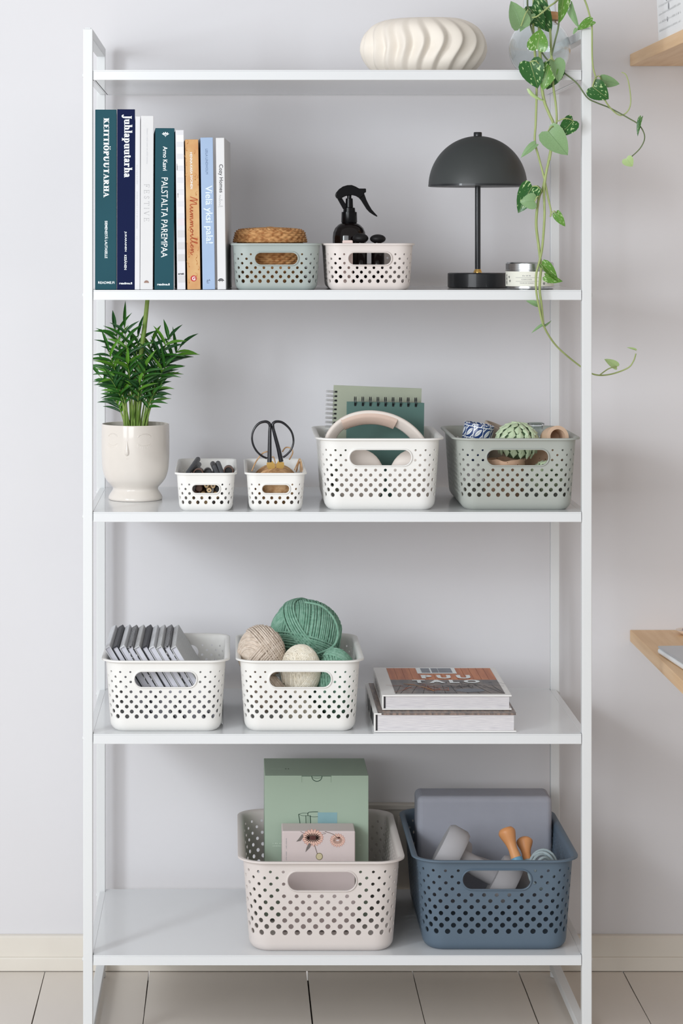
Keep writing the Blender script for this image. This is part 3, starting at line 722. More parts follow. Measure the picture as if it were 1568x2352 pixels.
for i, (px, py, yy, lb) in enumerate(((827.6, 547.4, 0.052, 'small jar with a round matt black stopper, nearest the spray bottle'), (867.4, 548.6, 0.056, 'small jar with a flat matt black stopper, right of the other jar'))):
    s2 = S(yy); x = P(px, 0, yy).x
    j = thing('stoppered_jar', lb, 'jar', (x, yy, fz1), group='stoppered jars in the small pink basket')
    top = ZC+(CY-py)*s2-fz1; rr = 15*s2
    MB().lathe([(rr*.9, 0), (rr, 0.001), (rr, top-0.022), (rr*.6, top-0.012), (rr*.6, top-0.006), (0, top-0.006)], 32).build('jar_body', m_amb, j, smooth=40)
    MB().ball((0, 0, top), 18.2*s2, 18.2*s2, (11.5 if i == 0 else 10.5)*s2, 32, 16).build('stopper', m_mblk, j, smooth=70)
tag(MB().box(-0.0085, 0.0085, -0.006, 0.006, 0, ZC+(CY-551.8)*S(0.03)-fz1).build('soap_bar', M('pink_soap', (236, 214, 208), 0.55), bevel=0.0018), 'small pale pink soap bar in front of the spray bottle', 'soap').location = (P(798, 0, 0.03).x, 0.03, fz1)

# ------------------------------------------------------------------ face planter
YP = 0.2; s = S(YP); z3 = ZS[2]+0.0004
m_pot = M('glazed_beige', (228, 221, 213), 0.22, var=0.03, scale=10, coat=0.5, bump=0.02, bscale=250)
px0 = P(311.0, 0, YP).x
pt = thing('face_planter', 'glossy beige planter with an embossed sleeping face', 'planter', (px0, YP, z3))
q = 1/3.92*s
op = [(238, 1925), (243, 1912), (240, 1896), (225, 1868), (207, 1842), (203, 1826), (210, 1810), (238, 1780), (265, 1745), (283, 1705), (296, 1650), (303, 1570), (306, 1480), (306, 1380), (305, 1290), (303, 1249)]
outp = smooth_pts([(r*q, (1925-y)*q, 0) for r, y in op], 4)
prof = [(0.0, 0.0)]+[(p.x, max(0, p.y)) for p in outp]
zt_ = prof[-1][1]
prof += [(300*q, zt_+0.0006), (296*q, zt_), (296*q, (1925-1480)*q), (280*q, (1925-1690)*q), (200*q, (1925-1790)*q), (0.0, (1925-1795)*q)]
MB().lathe(prof, 96).build('pot', m_pot, pt, smooth=50)
MB().lathe([(0, (1925-1330)*q), (296*q, (1925-1330)*q)], 48).build('soil', M('potting_soil', (62, 48, 38), 0.95, var=0.4, scale=300, bump=0.8, bscale=400), pt)
def rad(zpy):
    for (a, b) in zip(op[:-1], op[1:]):
        if b[1] <= zpy <= a[1]: return (a[0]+(b[0]-a[0])*(a[1]-zpy)/max(1e-6, a[1]-b[1]))
    return 306
def onpot(cx, cy, out=0.0):       # crop pixel on the pot front -> local point (face turned a little to the left)
    r = rad(cy); a = math.asin(max(-.98, min(.98, (cx-511)/r)))
    return Vector(((r*q+out)*math.sin(a), -(r*q+out)*math.cos(a), (1925-cy)*q))
nz_ = MB(); rows_ = [(1352, 2), (1370, 6), (1400, 10), (1430, 14), (1460, 19), (1485, 22), (1502, 19), (1512, 8)]
vs = []; fs = []
for cy, w in rows_:
    for k in range(9):
        a = PI*k/8; vs.append(onpot(447-math.cos(a)*w, cy, -0.001+math.sin(a)*w*q*1.15))
for i in range(len(rows_)-1):
    for k in range(8): fs.append((i*9+k, i*9+k+1, (i+1)*9+k+1, (i+1)*9+k))
nz_.add(vs, fs).build('nose', m_pot, pt, smooth=60)
for cx, w in ((318, 40), (600, 56)):
    up = [onpot(cx+w*math.cos(a), 1352-34*math.sin(a)**1.0, 0.0000) for a in [PI*(0.08+0.84*k/16) for k in range(17)]]
    MB().tube(up, 0.0010, 8).build('eyelid', m_pot, pt, smooth=60)
    dn = [onpot(cx+w*math.cos(a), 1398+24*math.sin(a), -0.0002) for a in [PI*(0.06+0.88*k/16) for k in range(17)]]
    MB().tube(dn, 0.0006, 6).build('eyelid', m_pot, pt, smooth=60)
    for k in range(8):
        a = PI*(0.08+0.84*k/7)
        p0 = onpot(cx+w*1.02*math.cos(a), 1408+24*math.sin(a), 0.0); p1 = onpot(cx+w*1.1*math.cos(a), 1423+26*math.sin(a), 0.0)
        MB().tube([p0, p1], 0.0005, 5).build('eyelash', m_pot, pt, smooth=60)
MB().tube([onpot(440+3*k, 1535+4*math.sin(PI*k/6), 0) for k in range(7)], 0.0005, 6).build('mouth', m_pot, pt, smooth=60)

# ------------------------------------------------------------------ pens in the tiny basket
fz2 = ZS[2]+0.0028
m_pg = M('dark_grey_pen', (78, 80, 84), 0.4); m_pk = M('black_pen', (30, 29, 30), 0.35); m_pbr = M('brown_marker', (92, 66, 54), 0.45); m_pw = M('pencil_wood', (214, 184, 142), 0.7); m_lead = M('graphite', (60, 58, 58), 0.5)
def rod(name, label, cat, a, b, r, mat, tipmat=None, group=None, hollow=False):
    a, b = Vector(a), Vector(b); d = (b-a); L = d.length; qn = d.to_track_quat('Z', 'Y')
    t = bpy.data.objects.new(name, None); col.objects.link(t); t.location = a; t.rotation_euler = qn.to_euler(); tag(t, label, cat, group)
    if hollow:
        MB().lathe([(r, 0), (r, L), (r*.78, L), (r*.78, 0)], 24, closed=True).build('barrel', mat, t, smooth=40)
        MB().lathe([(0, 0.006), (r*.77, 0.006), (r*.77, L-0.006), (0, L-0.006)], 24).build('core', tipmat or m_pk, t, smooth=40)
    else:
        MB().lathe([(0, 0), (r*.8, 0), (r, 0.0012), (r, L-0.004), (r*.72, L), (0, L)], 20).build('barrel', mat, t, smooth=40)
        MB().lathe([(r*1.03, L*.62), (r*1.05, L*.63), (r*1.05, L-0.003), (r*.8, L+0.0008), (0, L+0.001)], 20).build('cap', tipmat or mat, t, smooth=40)
    return t
G = 'pens in the tiny white basket'
def pp_(px, py, y): return P(px, py, y)
rod('marker_pen', 'long dark grey pen slanting up to the right at the left of the pen basket', 'pen', pp_(432, 1086, 0.05), pp_(455, 1054, 0.13), 0.0042, m_pg, group=G)
rod('marker_pen', 'shorter black pen just right of the long grey slanting pen', 'pen', pp_(446, 1086, 0.08), pp_(457, 1066, 0.16), 0.0042, m_pk, m_pg, group=G)
rod('marker_tube', 'open brown tube facing front in the pen basket', 'tube', pp_(455, 1088, 0.045), pp_(457, 1085, 0.15), 0.0088, m_pbr, group=G, hollow=True)
rod('ink_bottle', 'small black bottle with a round grey top in the middle of the pen basket', 'bottle', pp_(477, 1084, 0.06), pp_(477, 1082, 0.13), 0.0066, m_pk, m_pg, group=G, hollow=True)
rod('marker_pen', 'dark pen leaning left, first of the slanting pair right of the bottle', 'pen', pp_(499, 1090, 0.05), pp_(488, 1064, 0.12), 0.0042, m_pg, m_pk, group=G)
rod('marker_pen', 'grey pen leaning left, second of the slanting pair right of the bottle', 'pen', pp_(511, 1090, 0.045), pp_(500, 1063, 0.12), 0.0042, m_pg, group=G)
rod('marker_tube', 'dark tube with a reddish rim at the right end of the pen basket', 'tube', pp_(524.5, 1082, 0.05), pp_(525, 1079, 0.15), 0.0083, m_pbr, m_pk, group=G, hollow=True)
rod('marker_pen', 'thin black pen with a light tip lying below the slanting pens', 'pen', pp_(486, 1089, 0.05), pp_(489, 1087, 0.16), 0.004, m_pk, group=G)
k = 0
for (px, py) in ((480, 1126), (489, 1116), (474, 1115)):
    pos_ = ('lowest wooden pencil end seen through the handle of the pen basket', 'upper right wooden pencil end seen through the handle of the pen basket', 'upper left wooden pencil end seen through the handle of the pen basket')[k]; k += 1
    a = pp_(px, py, 0.03); t = bpy.data.objects.new('pencil', None); col.objects.link(t); t.location = a; t.rotation_euler = (-PI/2, 0, 0); tag(t, pos_, 'pencil', G)
    MB().lathe([(0.0013, 0), (0.0042, 0), (0.0042, 0.17), (0.0013, 0.17)], 6, closed=True).build('wood', m_pw, t)
    MB().lathe([(0, -0.0003), (0.0013, -0.0003), (0.0013, 0.17), (0, 0.17)], 12).build('lead', m_lead, t)
kk = ('lower left', 'lower middle', 'lower right', 'bottom left', 'bottom middle', 'bottom right', 'upper left side', 'upper right side', 'left middle', 'right middle')
pen_mats = [m_pbr, m_pw, m_pw, m_pw, m_pw, m_pbr, m_pk, m_pk, m_pbr, m_pk]
pen_pos = [(448, 1136), (466, 1138), (496, 1138), (446, 1155), (472, 1156), (499, 1155), (443, 1108), (505, 1110), (457, 1122), (501, 1124)]
for w_, (px, py), mm in zip(kk, pen_pos, pen_mats):
    a = pp_(px, py, 0.032); b = a+Vector((random.uniform(-.004, .004), 0.19, 0))
    rod('marker_pen', '%s pen lying flat in the pen basket, seen through its openings' % w_, 'pen', a, b, 0.0056, mm, group=G)

# ------------------------------------------------------------------ wound balls (twine and yarn)
def wound(c, rx, ry, rz, r, layers, seed, seg=44, sides=5):
    rnd = random.Random(seed); mb = MB(); c = Vector(c)
    mb.ball(c, rx*.96, ry*.96, rz*.96, 24, 14)
    for (ax, lo, hi, n, gain) in layers:
        ax = Vector(ax).normalized(); u = ax.orthogonal().normalized(); v = ax.cross(u)
        for i in range(n):
            h = lo+(hi-lo)*(i+.5+rnd.uniform(-.22, .22))/n; rr = math.sqrt(max(0.01, 1-h*h)); ph = rnd.uniform(0, 6.28); wob = rnd.uniform(.0, .02)
            pts = []
            for k in range(seg):
                a = 2*PI*k/seg; hh_ = h+wob*math.sin(a+ph)
                d = ax*hh_+(u*math.cos(a)+v*math.sin(a))*rr; d.normalize(); d *= gain+rnd.uniform(-.004, .004)
                pts.append(c+Vector((d.x*rx, d.y*ry, d.z*rz)))
            mb.tube(pts, r, sides, closed=True)
    return mb
m_jute = M('jute_twine', (172, 128, 86), 0.85, c2=(222, 186, 144), scale=90, bump=0.5, bscale=1500)
yt = 0.075; cj = P(634, 1112, yt)
tw = thing('twine_ball', 'brown jute twine ball under the black scissors', 'twine', (cj.x, cj.y, fz2))
rz_ = 0.031
wound((0, 0, rz_+0.0005), 0.0385, 0.040, rz_, 0.0010, [((1, .2, .35), -.97, .97, 80, .965), ((.3, .5, 1), -.9, .9, 60, .985), ((-.7, .1, .6), -.6, .75, 46, 1.0)], 5, 44, 4).build('twine_winding', m_jute, tw, smooth=80)
for i, pts in enumerate(([(578, 1082), (588, 1060), (602, 1042), (614, 1037)], [(648, 1038), (656, 1028), (668, 1030), (672, 1040), (664, 1056)], [(676, 1080), (684, 1062), (688, 1054), (692, 1064), (694, 1084)], [(680, 1084), (685, 1066), (689, 1062), (690, 1084)], [(620, 1052), (628, 1050), (632, 1064)])):
    MB().tube([v-Vector((cj.x, cj.y, fz2)) for v in smooth_pts([P(a, b, yt+.01*i) for a, b in pts], 6)], 0.0011, 6).build('loose_strand', m_jute, tw, smooth=60)
tw2 = thing('twine_ball', 'second jute twine ball behind, partly hidden in the tiny basket', 'twine', (cj.x, 0.19, fz2))
wound((0, 0, 0.0295), 0.0375, 0.06, 0.029, 0.0009, [((1, .2, .35), -.97, .97, 60, .97), ((.3, .9, .4), -.9, .9, 40, .99)], 6, 36, 4).build('twine_winding', m_jute, tw2, smooth=80)
# scissors
ys = 0.07; c0 = P(634, 1066, ys)
sx_ = thing('scissors', 'black loop handled scissors standing in the twine', 'scissors', c0)
m_sc = M('black_handle_enamel', (18, 19, 26), 0.22, var=0, coat=0.5)
def L2(a, b, dy=0.0): return P(560+a/9.8, 950+b/9.8, ys)-c0+Vector((0, dy, 0))
lh = [(575, 1090), (578, 800), (582, 450), (585, 260), (540, 195), (460, 180), (340, 220), (240, 330), (190, 460), (185, 600), (225, 740), (310, 870), (420, 960), (520, 1005)]
rh = [(840, 1085), (780, 800), (700, 500), (650, 290), (665, 215), (740, 180), (860, 200), (980, 290), (1070, 410), (1112, 560), (1105, 700), (1050, 830), (960, 930), (880, 985)]
for nm, ptsx, dy in (('left', lh, -0.0012), ('right', rh, 0.0012)):
    bar = [L2(a, b, dy) for a, b in ptsx[:4]]
    pts = smooth_pts([L2(a, b, dy) for a, b in ptsx], 6); n = len(pts)
    rr = []
    for i in range(n):
        f = i/(n-1); rr.append((0.0039-0.0014*min(1, f/.22)) if f < .22 else (0.0027-0.001*min(1, (f-.22)/.4)))
    MB().tube(pts, rr, 10).build('handle', m_sc, sx_, smooth=60)
for a, b in (((575, 1085), (700, 1500)), ((840, 1080), (690, 1510))):
    d0, d1 = L2(*a), L2(*b); dr = (d1-d0).normalized(); sd = Vector((dr.z, 0, -dr.x))
    w = 0.005 if a[0] < 700 else 0.0048
    yy = -0.0009 if a[0] < 700 else 0.0009
    pl = [d0+sd*w, d0-sd*w, d0-sd*w*1.5+dr*0.006, d1, d0+sd*w*1.3+dr*0.006]
    MB().prism([(v.x, v.z) for v in pl], yy-0.0007, yy+0.0007).build('blade', m_brass, sx_)

# ------------------------------------------------------------------ spiral notebooks and headphones
m_sage = M('sage_card', (164, 170, 152), 0.7, var=0.02); m_green = M('deep_green_card', (84, 114, 108), 0.65, var=0.03)
m_wire = M('white_wire', (222, 222, 222), 0.3, metal=0.6); m_wirek = M('black_wire', (26, 28, 32), 0.35)
m_hole = M('punched_hole_dark', (34, 36, 36), 0.8)
yN = 0.20; s = S(yN)
base = P(765, 1170, yN)
hgt = ZC+(CY-885)*s-fz2
nb = thing('spiral_notebook', 'large sage notebook with a white side spiral behind the headphones', 'notebook', (P(757, 0, yN).x, yN, fz2), (math.radians(-1.5), math.radians(2.2), 0))
w = 202*s
MB().box(0, w, 0, 0.0016, 0.008, hgt).build('cover', m_sage, nb); MB().box(0, w, 0.0095, 0.011, 0.008, hgt).build('cover', m_sage, nb)
MB().box(0.001, w-0.001, 0.0018, 0.0093, 0.009, hgt-0.001).build('page_block', m_page, nb)
n = int((hgt-0.02)/(10.1*s))
for k in range(n):
    z = hgt-0.011-k*10.1*s
    MB().box(0.0015, 0.0062, -0.0003, -0.0001, z-0.0016, z+0.0016).build('punched_hole', m_hole, nb)
    for dz in (0.0, 0.0022):
        pts = [(0.0045-0.0085+0.0085*math.cos(a)*1.0, 0.0055+0.0085*math.sin(a), z-0.0012+dz) for a in [2*PI*j/14 for j in range(14)]]
        MB().tube(pts, 0.00065, 5, closed=True).build('wire_loop', m_wire, nb, smooth=60)
yN2 = 0.165; s = S(yN2); hg2 = ZC+(CY-923)*s-fz2
nb = thing('spiral_notebook', 'smaller deep green notebook with a black top spiral', 'notebook', (P(796, 0, yN2).x, yN2, fz2), (math.radians(-1.5), math.radians(0.9), 0))
w = 175*s
MB().box(0, w, 0, 0.0014, 0.003, hg2).build('cover', m_green, nb); MB().box(-0.002, w-0.002, 0.0085, 0.0098, 0.003, hg2).build('cover', m_green, nb)
MB().box(0.001, w-0.001, 0.0016, 0.0083, 0.004, hg2-0.001).build('page_block', m_page, nb)
for k in range(9):
    x = (16.5+k*17.4)*s
    MB().box(x-0.0018, x+0.0018, -0.0003, -0.0001, hg2-0.0072, hg2-0.0018).build('punched_hole', m_hole, nb)
    for dx in (-0.0013, 0.0013):
        pts = [(x+dx, 0.0045+0.0075*math.cos(a), hg2+0.001+0.0078*math.sin(a)) for a in [2*PI*j/14 for j in range(14)]]
        MB().tube(pts, 0.0006, 5, closed=True).build('wire_loop', m_wirek, nb, smooth=60)
# headphones
yh = 0.10; c0 = P(866, 1070, yh)
hp_ = thing('headphones', 'pale pink over ear headphones with a padded band', 'headphones', (c0.x, yh, fz2))
m_hp = M('blush_plastic', (230, 220, 212), 0.45, var=0.01); m_pad = M('blush_pad', (214, 190, 176), 0.7, var=0.02, bump=0.1, bscale=600)
c1 = Vector((c0.x, yh, fz2))
def HP(px, py, dy=0): return P(px, py, yh)-c1+Vector((0, dy, 0))
arc = [(752, 1030), (760, 1003), (775, 982), (800, 965), (832, 956), (866, 956), (900, 964), (932, 981), (958, 1006), (970, 1030)]
arcs = smooth_pts([HP(a, b) for a, b in arc], 5)
def band(pts, rad_, wid):
    vs = []; fs = []; n = len(pts); m = 12
    for i in range(n):
        t = (pts[min(n-1, i+1)]-pts[max(0, i-1)]).normalized(); nr = Vector((t.z, 0, -t.x))
        for k in range(m):
            a = 2*PI*k/m; ca, sa = math.cos(a), math.sin(a)
            ca = math.copysign(abs(ca)**.6, ca); sa = math.copysign(abs(sa)**.6, sa)
            ny = Vector((0, math.cos(.75), 0))+nr*math.sin(.75); nn = nr*math.cos(.75)-Vector((0, math.sin(.75), 0))
            vs.append(pts[i]+nn*rad_*ca+ny*wid*sa)
    for i in range(n-1):
        for k in range(m): fs.append((i*m+k, i*m+(k+1) % m, (i+1)*m+(k+1) % m, (i+1)*m+k))
    fs += [tuple(range(m)), tuple((n-1)*m+k for k in range(m))]
    return MB().add(vs, fs)
band(arcs, 0.0042, 0.0125).build('headband', m_hp, hp_, smooth=60)
padp = smooth_pts([HP(a, b) for a, b in ((786, 974), (806, 966.5), (834, 960.5), (866, 960.5), (892, 966), (908, 972))], 5)
band(padp, 0.0070, 0.0128).build('band_pad', m_pad, hp_, smooth=60)
for px, w in ((826, 0), (944, 1)):
    cen = HP(px, 1096, -0.030)
    mb = MB().ball((0, 0, 0), 0.0400, 0.013, 0.0500, 36, 18); mb.xf(Matrix.Translation(cen) @ Matrix.Rotation((-.0 if w else .0), 4, 'Y') @ Matrix.Rotation(.12, 4, 'X'))
    mb.build('ear_cup', m_hp, hp_, smooth=70)
    MB().tube([HP(752 if not w else 970, 1026), HP(756 if not w else 968, 1050, -.004), HP(775 if not w else 950, 1070, -.008)], [.007, .006, .005], 10).build('yoke', m_hp, hp_, smooth=60)

# ------------------------------------------------------------------ ceramics in the sage grey basket
def at_floor(px, y, zf): return Vector((P(px, 0, y).x, y, zf))
m_terr = M('speckled_clay', (200, 166, 140), 0.7, var=0.05, scale=60)
nt, b = nodes_of(m_terr); vz = nt.nodes.new('ShaderNodeTexVoronoi'); vz.inputs['Scale'].default_value = 140; tc = nt.nodes.new('ShaderNodeTexCoord'); nt.links.new(tc.outputs['Object'], vz.inputs['Vector'])
r_ = nt.nodes.new('ShaderNodeValToRGB'); r_.color_ramp.elements[0].position = .10; r_.color_ramp.elements[1].position = .16; r_.color_ramp.elements[0].color = (.16, .09, .05, 1); r_.color_ramp.elements[1].color = (1, 1, 1, 1)
nt.links.new(vz.outputs['Distance'], r_.inputs[0]); mx = nt.nodes.new('ShaderNodeMixRGB'); mx.blend_type = 'MULTIPLY'; mx.inputs[0].default_value = 1
old = b.inputs['Base Color'].links[0].from_socket; nt.links.new(old, mx.inputs[1]); nt.links.new(r_.outputs[0], mx.inputs[2]); nt.links.new(mx.outputs[0], b.inputs['Base Color'])
def cup(name, label, loc, R, H, mat, rot=(0,0,0), th=0.0035, flare=1.0, wav=0.0, group='ceramics in the sage grey basket', inner=None):
    t = thing(name, label, 'cup', loc, rot, group)
    n = 48; prof = [(0, 0), (R*.82, 0), (R*.93, 0.002), (R, H*.3), (R*flare, H), (R*flare-th, H+0.0003), (R-th, H*.3), (R*.8, 0.006), (0, 0.006)]
    vs = []; fs = []
    for (r, z) in prof:
        for k in range(n):
            a = 2*PI*k/n; zz = z+(wav*math.sin(5*a)+wav*.6*math.sin(9*a+1))*(1 if z > H*.8 else 0); vs.append((r*math.cos(a), r*math.sin(a), zz))
    for i in range(len(prof)-1):
        for k in range(n): fs.append((i*n+k, i*n+(k+1) % n, (i+1)*n+(k+1) % n, (i+1)*n+k))
    MB().add(vs, fs).build('cup_body', mat, t, smooth=45, merge=0.00001)
    return t
G2 = 'ceramics in the sage grey basket'
cup('clay_cup', 'speckled clay cup standing left behind the handle of the sage basket', at_floor(1158, 0.070, fz2), 0.034, 0.078, m_terr, wav=0.0012)
cup('clay_cup', 'speckled clay cup leaning right behind the handle of the sage basket', at_floor(1222, 0.15, fz2+0.038), 0.030, 0.060, m_terr, rot=(0, 0.6, 0))
# blue and white tiled cup
m_tile = bpy.data.materials.new('blue_white_tiles'); m_tile.use_nodes = True
nt, b = nodes_of(m_tile); b.inputs['Roughness'].default_value = .18; b.inputs['Coat Weight'].default_value = .4
tc = nt.nodes.new('ShaderNodeTexCoord'); sx = nt.nodes.new('ShaderNodeSeparateXYZ'); nt.links.new(tc.outputs['Object'], sx.inputs[0])
def mth(op, a, bb=None):
    n_ = nt.nodes.new('ShaderNodeMath'); n_.operation = op
    for i, v in enumerate((a, bb)):
        if v is None: continue
        if isinstance(v, (int, float)): n_.inputs[i].default_value = v
        else: nt.links.new(v, n_.inputs[i])
    return n_.outputs[0]
ang = mth('MULTIPLY', mth('ARCTAN2', sx.outputs[1], sx.outputs[0]), 10/(2*PI)); zz_ = mth('MULTIPLY', sx.outputs[2], 1/0.0195)
fu = mth('SUBTRACT', mth('FRACT', mth('ADD', ang, 20.0)), .5); fv = mth('SUBTRACT', mth('FRACT', mth('ADD', zz_, 20.0)), .5)
# a leaf lying on the diagonal of every tile, plus a grid line
d1 = mth('MULTIPLY', mth('ADD', fu, fv), .7071); d2 = mth('MULTIPLY', mth('SUBTRACT', fu, fv), .7071)
leaf = mth('LESS_THAN', mth('ADD', mth('ABSOLUTE', mth('MULTIPLY', d2, 2.3)), mth('MULTIPLY', mth('MULTIPLY', d1, d1), 1.6)), .42)
rib = mth('GREATER_THAN', mth('ABSOLUTE', d2), .012)
grid = mth('GREATER_THAN', mth('MAXIMUM', mth('ABSOLUTE', fu), mth('ABSOLUTE', fv)), .465)
corn = mth('LESS_THAN', mth('ABSOLUTE', mth('SUBTRACT', mth('ABSOLUTE', d2), .46)), .045)
wht = mth('MAXIMUM', mth('MAXIMUM', mth('MULTIPLY', leaf, rib), grid), corn)
mxr = nt.nodes.new('ShaderNodeMixRGB'); mxr.inputs[1].default_value = rgb((34, 62, 118)); mxr.inputs[2].default_value = rgb((226, 230, 232)); nt.links.new(wht, mxr.inputs[0]); nt.links.new(mxr.outputs[0], b.inputs['Base Color'])
cl = P(1086, 1046, 0.12)
cup('tiled_cup', 'blue and white patterned cup tilted in the sage grey basket', cl+Vector((0, 0, -0.0085)), 0.0255, 0.063, m_tile, rot=(0.10, 0.14, 0.55), th=0.003)
cup('clay_bowl', 'pale clay bowl behind the blue patterned cup', P(1120, 1040, 0.18)+Vector((0, 0, -0.008)), 0.03, 0.056, M('pale_clay', (196, 182, 168), 0.7), rot=(0.1, 0.42, 0))
# artichoke shaped ceramic with scales
m_art = M('celadon_glaze', (208, 222, 192), 0.2, c2=(182, 204, 164), scale=90, coat=0.5)
m_artd = M('celadon_dark', (92, 116, 84), 0.3)
def artichoke(label, c, R, hgt, rings, tilt):
    t = thing('ceramic_artichoke', label, 'ornament', c, tilt, G2)
    MB().ball((0, 0, 0), R*.93, R*.93, hgt*.93, 28, 16).build('core', m_artd, t, smooth=70)
    sm = MB(); vs = []; fs = []
    for i in range(5):
        v = i/4; w = [.06, .62, 1.0, .62, .06][i]
        for k in range(5):
            u = (k-2)/2; vs.append((u*w, (1-u*u)*.30-(v-.5)**2*.1, v*1.9-.95))
    for i in range(4):
        for k in range(4): fs.append((i*5+k, i*5+k+1, (i+1)*5+k+1, (i+1)*5+k))
    sm.add(vs, fs); me = sm.mesh('scale', 70); me.materials.append(m_art)
    for i in range(rings):
        el = -0.5+(PI/2*0.93+0.5)*i/(rings-1); n = max(4, int(15*math.cos(el)+1))
        for k in range(n):
            a = 2*PI*(k+.5*(i % 2))/n; p = Vector((R*math.cos(el)*math.cos(a), R*math.cos(el)*math.sin(a), hgt*math.sin(el)))
            nr = Vector((math.cos(el)*math.cos(a)/R, math.cos(el)*math.sin(a)/R, math.sin(el)/hgt)).normalized()
            sd = Vector((-math.sin(a), math.cos(a), 0)); up = nr.cross(sd)*1
            if up.z < 0: up = -up
            wd = PI*R*math.cos(el)/n*.93; ln = R*.285
            o = bpy.data.objects.new('scale', me); col.objects.link(o); o.parent = t
            m4 = Matrix.Identity(4)
            nn = (nr+up*0.10).normalized(); uu = (up-nr*0.10).normalized()
            for r3, vec, sc3 in ((0, sd, wd), (1, nn, 0.0075), (2, uu, ln)):
                m4[0][r3], m4[1][r3], m4[2][r3] = vec.x*sc3, vec.y*sc3, vec.z*sc3
            m4[0][3], m4[1][3], m4[2][3] = p.x*.97, p.y*.97, p.z*.97
            o.matrix_local = m4
    return t
artichoke('pale green artichoke shaped ceramic dome at the top of the sage basket', P(1187, 1014, 0.085), 0.0355, 0.032, 7, (0.1, 0.12, 0))
artichoke('second pale green scaled ceramic low behind the right of the handle', P(1255, 1092, 0.075)+Vector((0, 0, -0.004)), 0.028, 0.028, 6, (0.3, -0.7, 0))
# clear glass jar rim and the small clay ring cup
gj = thing('glass_jar', 'clear glass jar with a rounded rim behind the ceramic artichoke', 'jar', at_floor(1229, 0.19, fz2), group=G2)
hj = ZC+(CY-971)*S(.19)-fz2; rj = 20*S(.19)
MB().lathe([(0, 0), (rj*1.05, 0), (rj*1.1, 0.004), (rj*1.1, hj-0.022), (rj*.86, hj-0.012), (rj*.86, hj-0.005), (rj*1.02, hj-0.003), (rj*1.02, hj), (rj*.9, hj), (rj*.76, hj-0.005), (rj*.76, hj-0.012), (rj*.98, hj-0.022), (rj*.98, 0.004), (0, 0.004)], 40).build('jar_glass', m_glass, gj, smooth=45)
cup('clay_cup', 'small pale clay cup lying on its side at the right of the sage basket', P(1262, 1008, 0.095), 0.0190, 0.042, M('warm_pale_clay', (214, 184, 158), 0.65), rot=(PI/2-.15, 0, .2), th=0.006)
# ------------------------------------------------------------------ ten small notebooks leaning in the white basket
fz3 = ZS[3]+0.0028
m_cg = M('grey_linen', (208, 210, 214), 0.6, bump=0.1, bscale=900); m_ck = M('charcoal_cover', (36, 38, 46), 0.5)
def pattern_mat(name, ca, cb, kind):
    m = bpy.data.materials.new(name); m.use_nodes = True; nt, b = nodes_of(m); b.inputs['Roughness'].default_value = .55
    tc = nt.nodes.new('ShaderNodeTexCoord'); mp = nt.nodes.new('ShaderNodeMapping'); nt.links.new(tc.outputs['Object'], mp.inputs[0])
    mx = nt.nodes.new('ShaderNodeMixRGB'); mx.inputs[1].default_value = rgb(ca); mx.inputs[2].default_value = rgb(cb)
    if kind == 'dots':
        v = nt.nodes.new('ShaderNodeTexVoronoi'); v.inputs['Scale'].default_value = 620; v.inputs['Randomness'].default_value = 0
        nt.links.new(mp.outputs[0], v.inputs['Vector']); c = nt.nodes.new('ShaderNodeMath'); c.operation = 'LESS_THAN'; c.inputs[1].default_value = .33
        nt.links.new(v.outputs['Distance'], c.inputs[0]); nt.links.new(c.outputs[0], mx.inputs[0])
    else:
        v = nt.nodes.new('ShaderNodeTexBrick'); v.inputs['Scale'].default_value = 46; v.inputs['Mortar Size'].default_value = .014
        v.inputs['Brick Width'].default_value = .42; v.inputs['Row Height'].default_value = .16
        v.inputs['Color1'].default_value = (0, 0, 0, 1); v.inputs['Color2'].default_value = (0.0, 0.0, 0.0, 1); v.inputs['Mortar'].default_value = (1, 1, 1, 1)
        mp.inputs['Rotation'].default_value = (0.6, 0.4, 0.7); nt.links.new(mp.outputs[0], v.inputs['Vector']); nt.links.new(v.outputs['Color'], mx.inputs[0])
    nt.links.new(mx.outputs[0], b.inputs['Base Color']); return m
m_dots = pattern_mat('dotted_grey', (214, 215, 216), (120, 122, 124), 'dots'); m_zig = pattern_mat('black_white_dashes', (26, 28, 34), (226, 226, 230), 'dash')
lean = math.radians(31); TK = 0.0106; HB = 0.151; LB = 0.222
kinds = [m_cg, m_ck, m_cg, m_zig, m_dots, m_ck, m_cg, m_dots, m_zig, m_dots]
words = ['pale grey notebook at the left end of the leaning row', 'charcoal notebook, second from the left in the leaning row', 'pale grey notebook, third from the left in the leaning row', 'black notebook with white dashes, fourth in the leaning row', 'dotted grey notebook, fifth in the leaning row', 'charcoal notebook, sixth in the leaning row', 'pale grey notebook, seventh in the leaning row', 'dotted grey notebook, eighth in the leaning row', 'black notebook with white dashes, ninth in the leaning row', 'dotted grey notebook whose whole cover faces right at the row end']
x_top = P(240, 0, 0.04).x
pitch = 16.9*S(0.04)
